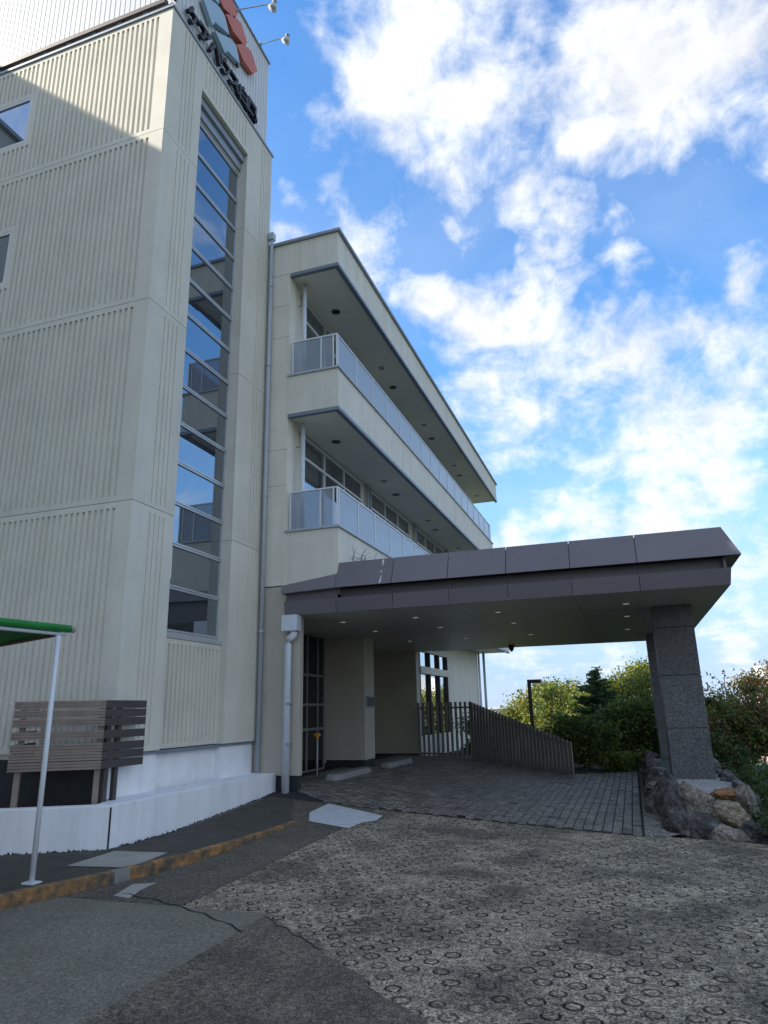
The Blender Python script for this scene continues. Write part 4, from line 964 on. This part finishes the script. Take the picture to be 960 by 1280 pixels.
def crown_points(c, rad, n, clumps, cs, flat=.75):
    """leaves gathered in clumps near the shell of an uneven body"""
    cc = []
    while len(cc) < clumps:
        v = rng.normal(0, 1, 3); v /= np.linalg.norm(v); r = rng.uniform(.45, 1.0)**.6
        k = 1+.22*math.sin(3*v[0]+c[0])+.18*math.sin(4*v[2]+c[1]*2)
        if v[2] < -.75: continue
        cc.append(np.array(c)+v*np.array(rad)*r*k)
    cc = np.array(cc); i = rng.integers(0, clumps, n); sz = rng.uniform(.5, 1.3, clumps)
    return cc[i]+rng.normal(0, 1, (n, 3))*np.array([cs, cs, cs*flat])*sz[i][:, None]
def plant(name, label, cat, x, y, z, rad, h, n, size, mats, probs, clumps=40, cs=.22, group=None, trunk=True, zc=None, flat=.75):
    t = T(name, (x, y, z), label, cat, group)
    zc = z+h-rad[2] if zc is None else zc
    pts = crown_points((x, y, zc), rad, n, clumps, cs, flat)
    me = leaf_mesh('crown', pts, size, mats, probs); o = bpy.data.objects.new('crown', me); COL.objects.link(o); adopt(o, t.e)
    if trunk:
        mb = MB(); r = max(.03, h*.014)
        mb.tube([(x, y, z-.2), (x+.04*h*.2, y, z+h*.3), (x-.02*h, y+.02*h, z+h*.75)], [r*1.4, r, r*.4], 8)
        for k in range(7):
            a = rng.uniform(0, 6.28); z0 = z+h*rng.uniform(.2, .6)
            mb.tube([(x, y, z0), (x+rad[0]*.4*math.cos(a), y+rad[1]*.4*math.sin(a), z0+h*.14), (x+rad[0]*.85*math.cos(a), y+rad[1]*.85*math.sin(a), z0+h*rng.uniform(.2, .35))], [r*.5, r*.3, r*.1], 6)
        t.part(mb, 'trunk', 'bark', smooth=True)
    return t
G = 'shrubs along the back of the forecourt'
# shaded shrubs directly behind the paving, lighter leaves mixed in for sunlit flecks
plant('shrub', 'dark green shrub next to the low end of the picket fence', 'shrub', -1.35, 21.6, -.3, (.9, .8, .7), 1.55, 9000, .05, ['leaf_dark', 'leaf_green', 'leaf_mid'], [.22, .46, .32], 45, .17, G)
plant('shrub', 'tall dense dark shrub behind the paving, left of the rear granite pillar', 'shrub', -.35, 24.4, -.35, (1.25, .9, .95), 1.95, 16000, .055, ['leaf_dark', 'leaf_green', 'leaf_mid'], [.25, .45, .30], 65, .2, G)
plant('shrub', 'dark leafy shrub behind the rear granite pillar', 'shrub', 1.0, 24.0, -.38, (1.0, .8, .9), 1.85, 11000, .055, ['leaf_dark', 'leaf_green', 'leaf_mid', 'leaf_red'], [.22, .42, .28, .08], 50, .2, G)
plant('shrub', 'brownish red leaved shrub beside the granite pillar', 'shrub', 2.55, 23.0, -.38, (1.15, .9, 1.05), 2.15, 12000, .05, ['leaf_dark', 'leaf_red', 'leaf_green', 'leaf_mid'], [.22, .22, .34, .22], 50, .2, G)
plant('shrub', 'thin reddish shrub at the end of the hedge', 'shrub', 4.1, 23.5, -.38, (1.2, .9, 1.2), 2.45, 11000, .05, ['leaf_red', 'leaf_dark', 'leaf_green', 'leaf_mid'], [.32, .2, .28, .20], 46, .2, G)
plant('shrub', 'low bright green shrub at the edge of the paving', 'shrub', -.35, 21.5, -.28, (.75, .4, .3), .55, 5000, .04, ['leaf_mid', 'leaf_green', 'leaf_yellow'], [.5, .4, .1], 26, .10, G, trunk=False)
plant('shrub', 'low dark shrub between the rear pillar and the hedge', 'shrub', 2.1, 21.3, -.4, (.95, .8, .5), .95, 8000, .045, ['leaf_dark', 'leaf_green', 'leaf_red'], [.5, .4, .1], 36, .14, G, trunk=False)
plant('shrub', 'low dark shrub behind the sloping end of the picket fence', 'shrub', -3.0, 21.7, -.25, (1.0, .6, .6), 1.15, 8000, .05, ['leaf_dark', 'leaf_green', 'leaf_mid'], [.4, .42, .18], 36, .15, G)
plant('shrub', 'low shrub behind the tall corner of the picket fence', 'shrub', -4.7, 24.6, -.3, (1.1, .7, .75), 1.45, 8000, .05, ['leaf_dark', 'leaf_green', 'leaf_mid'], [.35, .42, .23], 36, .17, G)
# sunlit trees down the slope
def slope(y): 
    f = max(0, min(1, (y-26)/22)); return -.45-6*f*f*(3-2*f)
G2 = 'trees on the slope beyond the hedge'
plant('tree', 'rounded yellow green tree behind the lamp post', 'tree', -5.0, 41, slope(41), (2.3, 1.8, 2.2), 2.65-slope(41), 17000, .085, ['leaf_mid', 'leaf_green', 'leaf_yellow', 'leaf_orange'], [.42, .28, .22, .08], 60, .36, G2)
plant('tree', 'rounded light green tree between the lamp post and the conifer', 'tree', -3.2, 39, slope(39), (1.7, 1.6, 1.7), 2.45-slope(39), 14000, .08, ['leaf_mid', 'leaf_green', 'leaf_yellow'], [.5, .35, .15], 50, .32, G2)
plant('tree', 'bright yellow leaved tree to the right of the conifer', 'tree', -.1, 38, slope(38), (2.0, 1.6, 2.3), 3.55-slope(38), 18000, .075, ['leaf_yellow', 'leaf_mid', 'leaf_green'], [.30, .45, .25], 60, .34, G2)
plant('tree', 'green tree showing between the two granite pillars and the hedge', 'tree', 2.6, 39, slope(39), (2.0, 1.8, 1.9), 2.6-slope(39), 13000, .08, ['leaf_mid', 'leaf_green', 'leaf_yellow'], [.45, .35, .2], 55, .36, G2)
plant('tree', 'reddish autumn tree in front of the pink tower block', 'tree', 6.1, 37, slope(37), (2.0, 1.6, 1.9), 3.0-slope(37), 12000, .075, ['leaf_red', 'leaf_orange', 'leaf_green', 'leaf_mid'], [.38, .2, .25, .17], 50, .34, G2)
plant('tree', 'small low tree at the foot of the far white house', 'tree', -8.0, 47, slope(47), (1.6, 1.5, 1.4), 1.5-slope(47), 7000, .09, ['leaf_mid', 'leaf_green', 'leaf_yellow'], [.5, .3, .2], 36, .3, G2)
# thin bare-topped saplings
def sapling(x, y, z0, h, label, n=160):
    t = T('sapling', (x, y, z0), label, 'sapling'); mb = MB(); P = []
    mb.tube([(x, y, z0), (x+.05, y, z0+h)], [.035, .01], 6)
    for k in range(14):
        a = rng.uniform(0, 6.28); zz = z0+h*rng.uniform(.6, .98); l = rng.uniform(.25, .6)
        e = (x+.05+l*math.cos(a), y+l*math.sin(a), zz+l*rng.uniform(.3, .9)); mb.tube([(x+.04, y, zz), e], [.010, .004], 5, cap=False)
        for q in range(n//14): s_ = rng.uniform(.3, 1.05); P.append((x+.04+(e[0]-x-.04)*s_+rng.normal(0, .04), y+(e[1]-y)*s_+rng.normal(0, .04), zz+(e[2]-zz)*s_+rng.normal(0, .04)))
    t.part(mb, 'trunk', 'bark'); me = leaf_mesh('crown', P, .06, ['leaf_green', 'leaf_mid'], [.6, .4]); o = bpy.data.objects.new('crown', me); COL.objects.link(o); adopt(o, t.e)
plant('tree', 'leafy olive green tree just behind the conifer', 'tree', -2.3, 40.5, slope(40.5), (2.2, 1.6, 2.0), 2.7-slope(40.5), 14000, .08, ['leaf_mid', 'leaf_green', 'leaf_yellow'], [.5, .35, .15], 55, .34, G2)
plant('tree', 'rounded green tree between the yellow leaved tree and the rear pillar', 'tree', 1.2, 36.5, slope(36.5), (1.7, 1.5, 1.9), 2.75-slope(36.5), 13000, .075, ['leaf_mid', 'leaf_green', 'leaf_yellow'], [.5, .36, .14], 50, .32, G2)
sapling(-3.55, 34, slope(34), 3.35-slope(34)-1.0, 'thin open sapling rising beside the lamp post', 170)
sapling(1.6, 33, slope(33), 3.0-slope(33), 'thin bare sapling behind the rear granite pillar', 80)
sapling(3.4, 30, slope(30), 2.45-slope(30), 'thin twiggy sapling above the brownish red shrub', 150)
sapling(-6.4, 36, slope(36), 2.4-slope(36)-1.0, 'thin sapling seen past the corner of the wing', 90)
# layered conifer
def conifer(x, y, z0, h, label):
    t = T('conifer_tree', (x, y, z0), label, 'tree'); mb = MB(); mb.tube([(x, y, z0), (x, y, z0+h)], [.16, .02], 8); P = []
    z = z0+h
    tier = 0
    while z > z0+h*.25:
        l = .20+(z0+h-z)*.62; nb = 5+tier
        for k in range(nb):
            a = rng.uniform(0, 6.28); l2 = l*rng.uniform(.6, 1.2); up = l2*rng.uniform(-.05, .28); zj = rng.uniform(-.13, .13)
            e = np.array((x+l2*math.cos(a), y+l2*math.sin(a), z+zj+up)); zs = z+zj-.05
            mb.tube([(x, y, zs), tuple(e)], [.016, .005], 5, cap=False)
            m = int(150*l2+20)
            s_ = rng.uniform(.12, 1.0, m)[:, None]
            q = np.array((x, y, zs))+(e-np.array((x, y, zs)))*s_
            q += np.stack([rng.normal(0, .13, m), rng.normal(0, .13, m), rng.normal(0, .04, m)], 1)*(1.2-s_)*1.3
            P.append(q)
        z -= .27; tier += 1
    t.part(mb, 'trunk', 'bark'); me = leaf_mesh('crown', np.concatenate(P), .075, ['leaf_conifer', 'leaf_green'], [.75, .25], tilt=.5, aspect=.35)
    o = bpy.data.objects.new('crown', me); COL.objects.link(o); adopt(o, t.e)
conifer(-1.5, 35, slope(35), 3.2-slope(35), 'dark layered conifer standing above the hedge')
# ground cover on the right of the planter
def cover():
    c = T('juniper_bush', (2.2, 12.6, -.4), 'low spreading juniper beside the stone planter', 'bush'); P = []
    for k in range(300):
        x = rng.uniform(1.55, 4.2); y = rng.uniform(10.3, 17.5)
        if x < 1.58+max(0, (11.6-y))*.25: continue
        h = .18+.42*min(1, .3+(x-1.55)/.6)*min(1, (y-10.0)/1.4)
        c0 = np.array((x, y, -.32+h*rng.uniform(.3, 1.0))); m = 110
        P.append(c0+rng.normal(0, 1, (m, 3))*np.array([.13, .13, .06]))
    me = leaf_mesh('foliage', np.concatenate(P), .035, ['leaf_juniper', 'leaf_green', 'leaf_dark'], [.45, .35, .2], aspect=.4)
    o = bpy.data.objects.new('foliage', me); COL.objects.link(o); adopt(o, c.e)
    mb = MB()
    for k in range(12):
        x, y = rng.uniform(1.8, 3.6), rng.uniform(11.2, 16); mb.tube([(x, y, -.5), (x+.1, y+.1, -.2), (x+.35, y+.2, -.1)], [.02, .015, .006], 5)
    c.part(mb, 'stem', 'bark')
cover()

# ------------------------------------------------------------------ far things
fw = T('far_house', (-16.5, 95, -6), 'white flat building far behind the trees', 'building')
mb = MB(); mb.box(-21, -13.0, 92, 100, -7, 1.35); fw.part(mb, 'wall', 'far_white')
mb = MB(); mb.box(-21.3, -12.7, 91.7, 100.3, 1.352, 1.55); fw.part(mb, 'roof', 'far_white')
for k in range(4):
    mb = MB(); mb.box(-20.4+k*1.9, -19.3+k*1.9, 91.95, 92.02, -1.5, .2); fw.part(mb, 'window', 'dark_lens')
ft = T('far_tower_block', (19, 110, -6), 'pale pink apartment tower far behind the reddish trees', 'building')
mb = MB(); mb.box(16.6, 24, 108, 116, -7, 4.3); ft.part(mb, 'wall', 'far_pink')
mb = MB(); mb.box(17.4, 24, 108.5, 116, 4.3, 6.4); ft.part(mb, 'penthouse', 'far_white')
for r in range(4):
    for k in range(3):
        mb = MB(); mb.box(17.2+k*2.2, 18.4+k*2.2, 107.95, 108.02, -4+r*2.1, -2.8+r*2.1); ft.part(mb, 'window', 'dark_lens')
# the block opposite, whose shadow lies over the forecourt
ob = T('opposite_block', (-22, -8, 0), 'tall pale block left of the forecourt that shades it', 'building')
mb = MB(); mb.box(-28, -16.15, -26, 8.1, -.6, 18.8); ob.part(mb, 'wall', 'block_wall')
mb = MB(); mb.box(-28.1, -16.0, -26.1, 8.15, 18.802, 18.93); ob.part(mb, 'roof_edge', 'steel_grey')
for r in range(5):
    for k in range(11):
        y = -24.5+k*2.9; z = 1.4+3.5*r
        mb = MB(); mb.box(-16.16, -16.10, y, y+1.7, z, z+1.5); w = ob.part(mb, 'window', 'frame_white')
        mb = MB(); mb.face((-16.095, y+.06, z+.06), (-16.095, y+1.64, z+.06), (-16.095, y+1.64, z+1.44), (-16.095, y+.06, z+1.44)); ob.part(mb, 'pane', 'tower_glass', under=w)
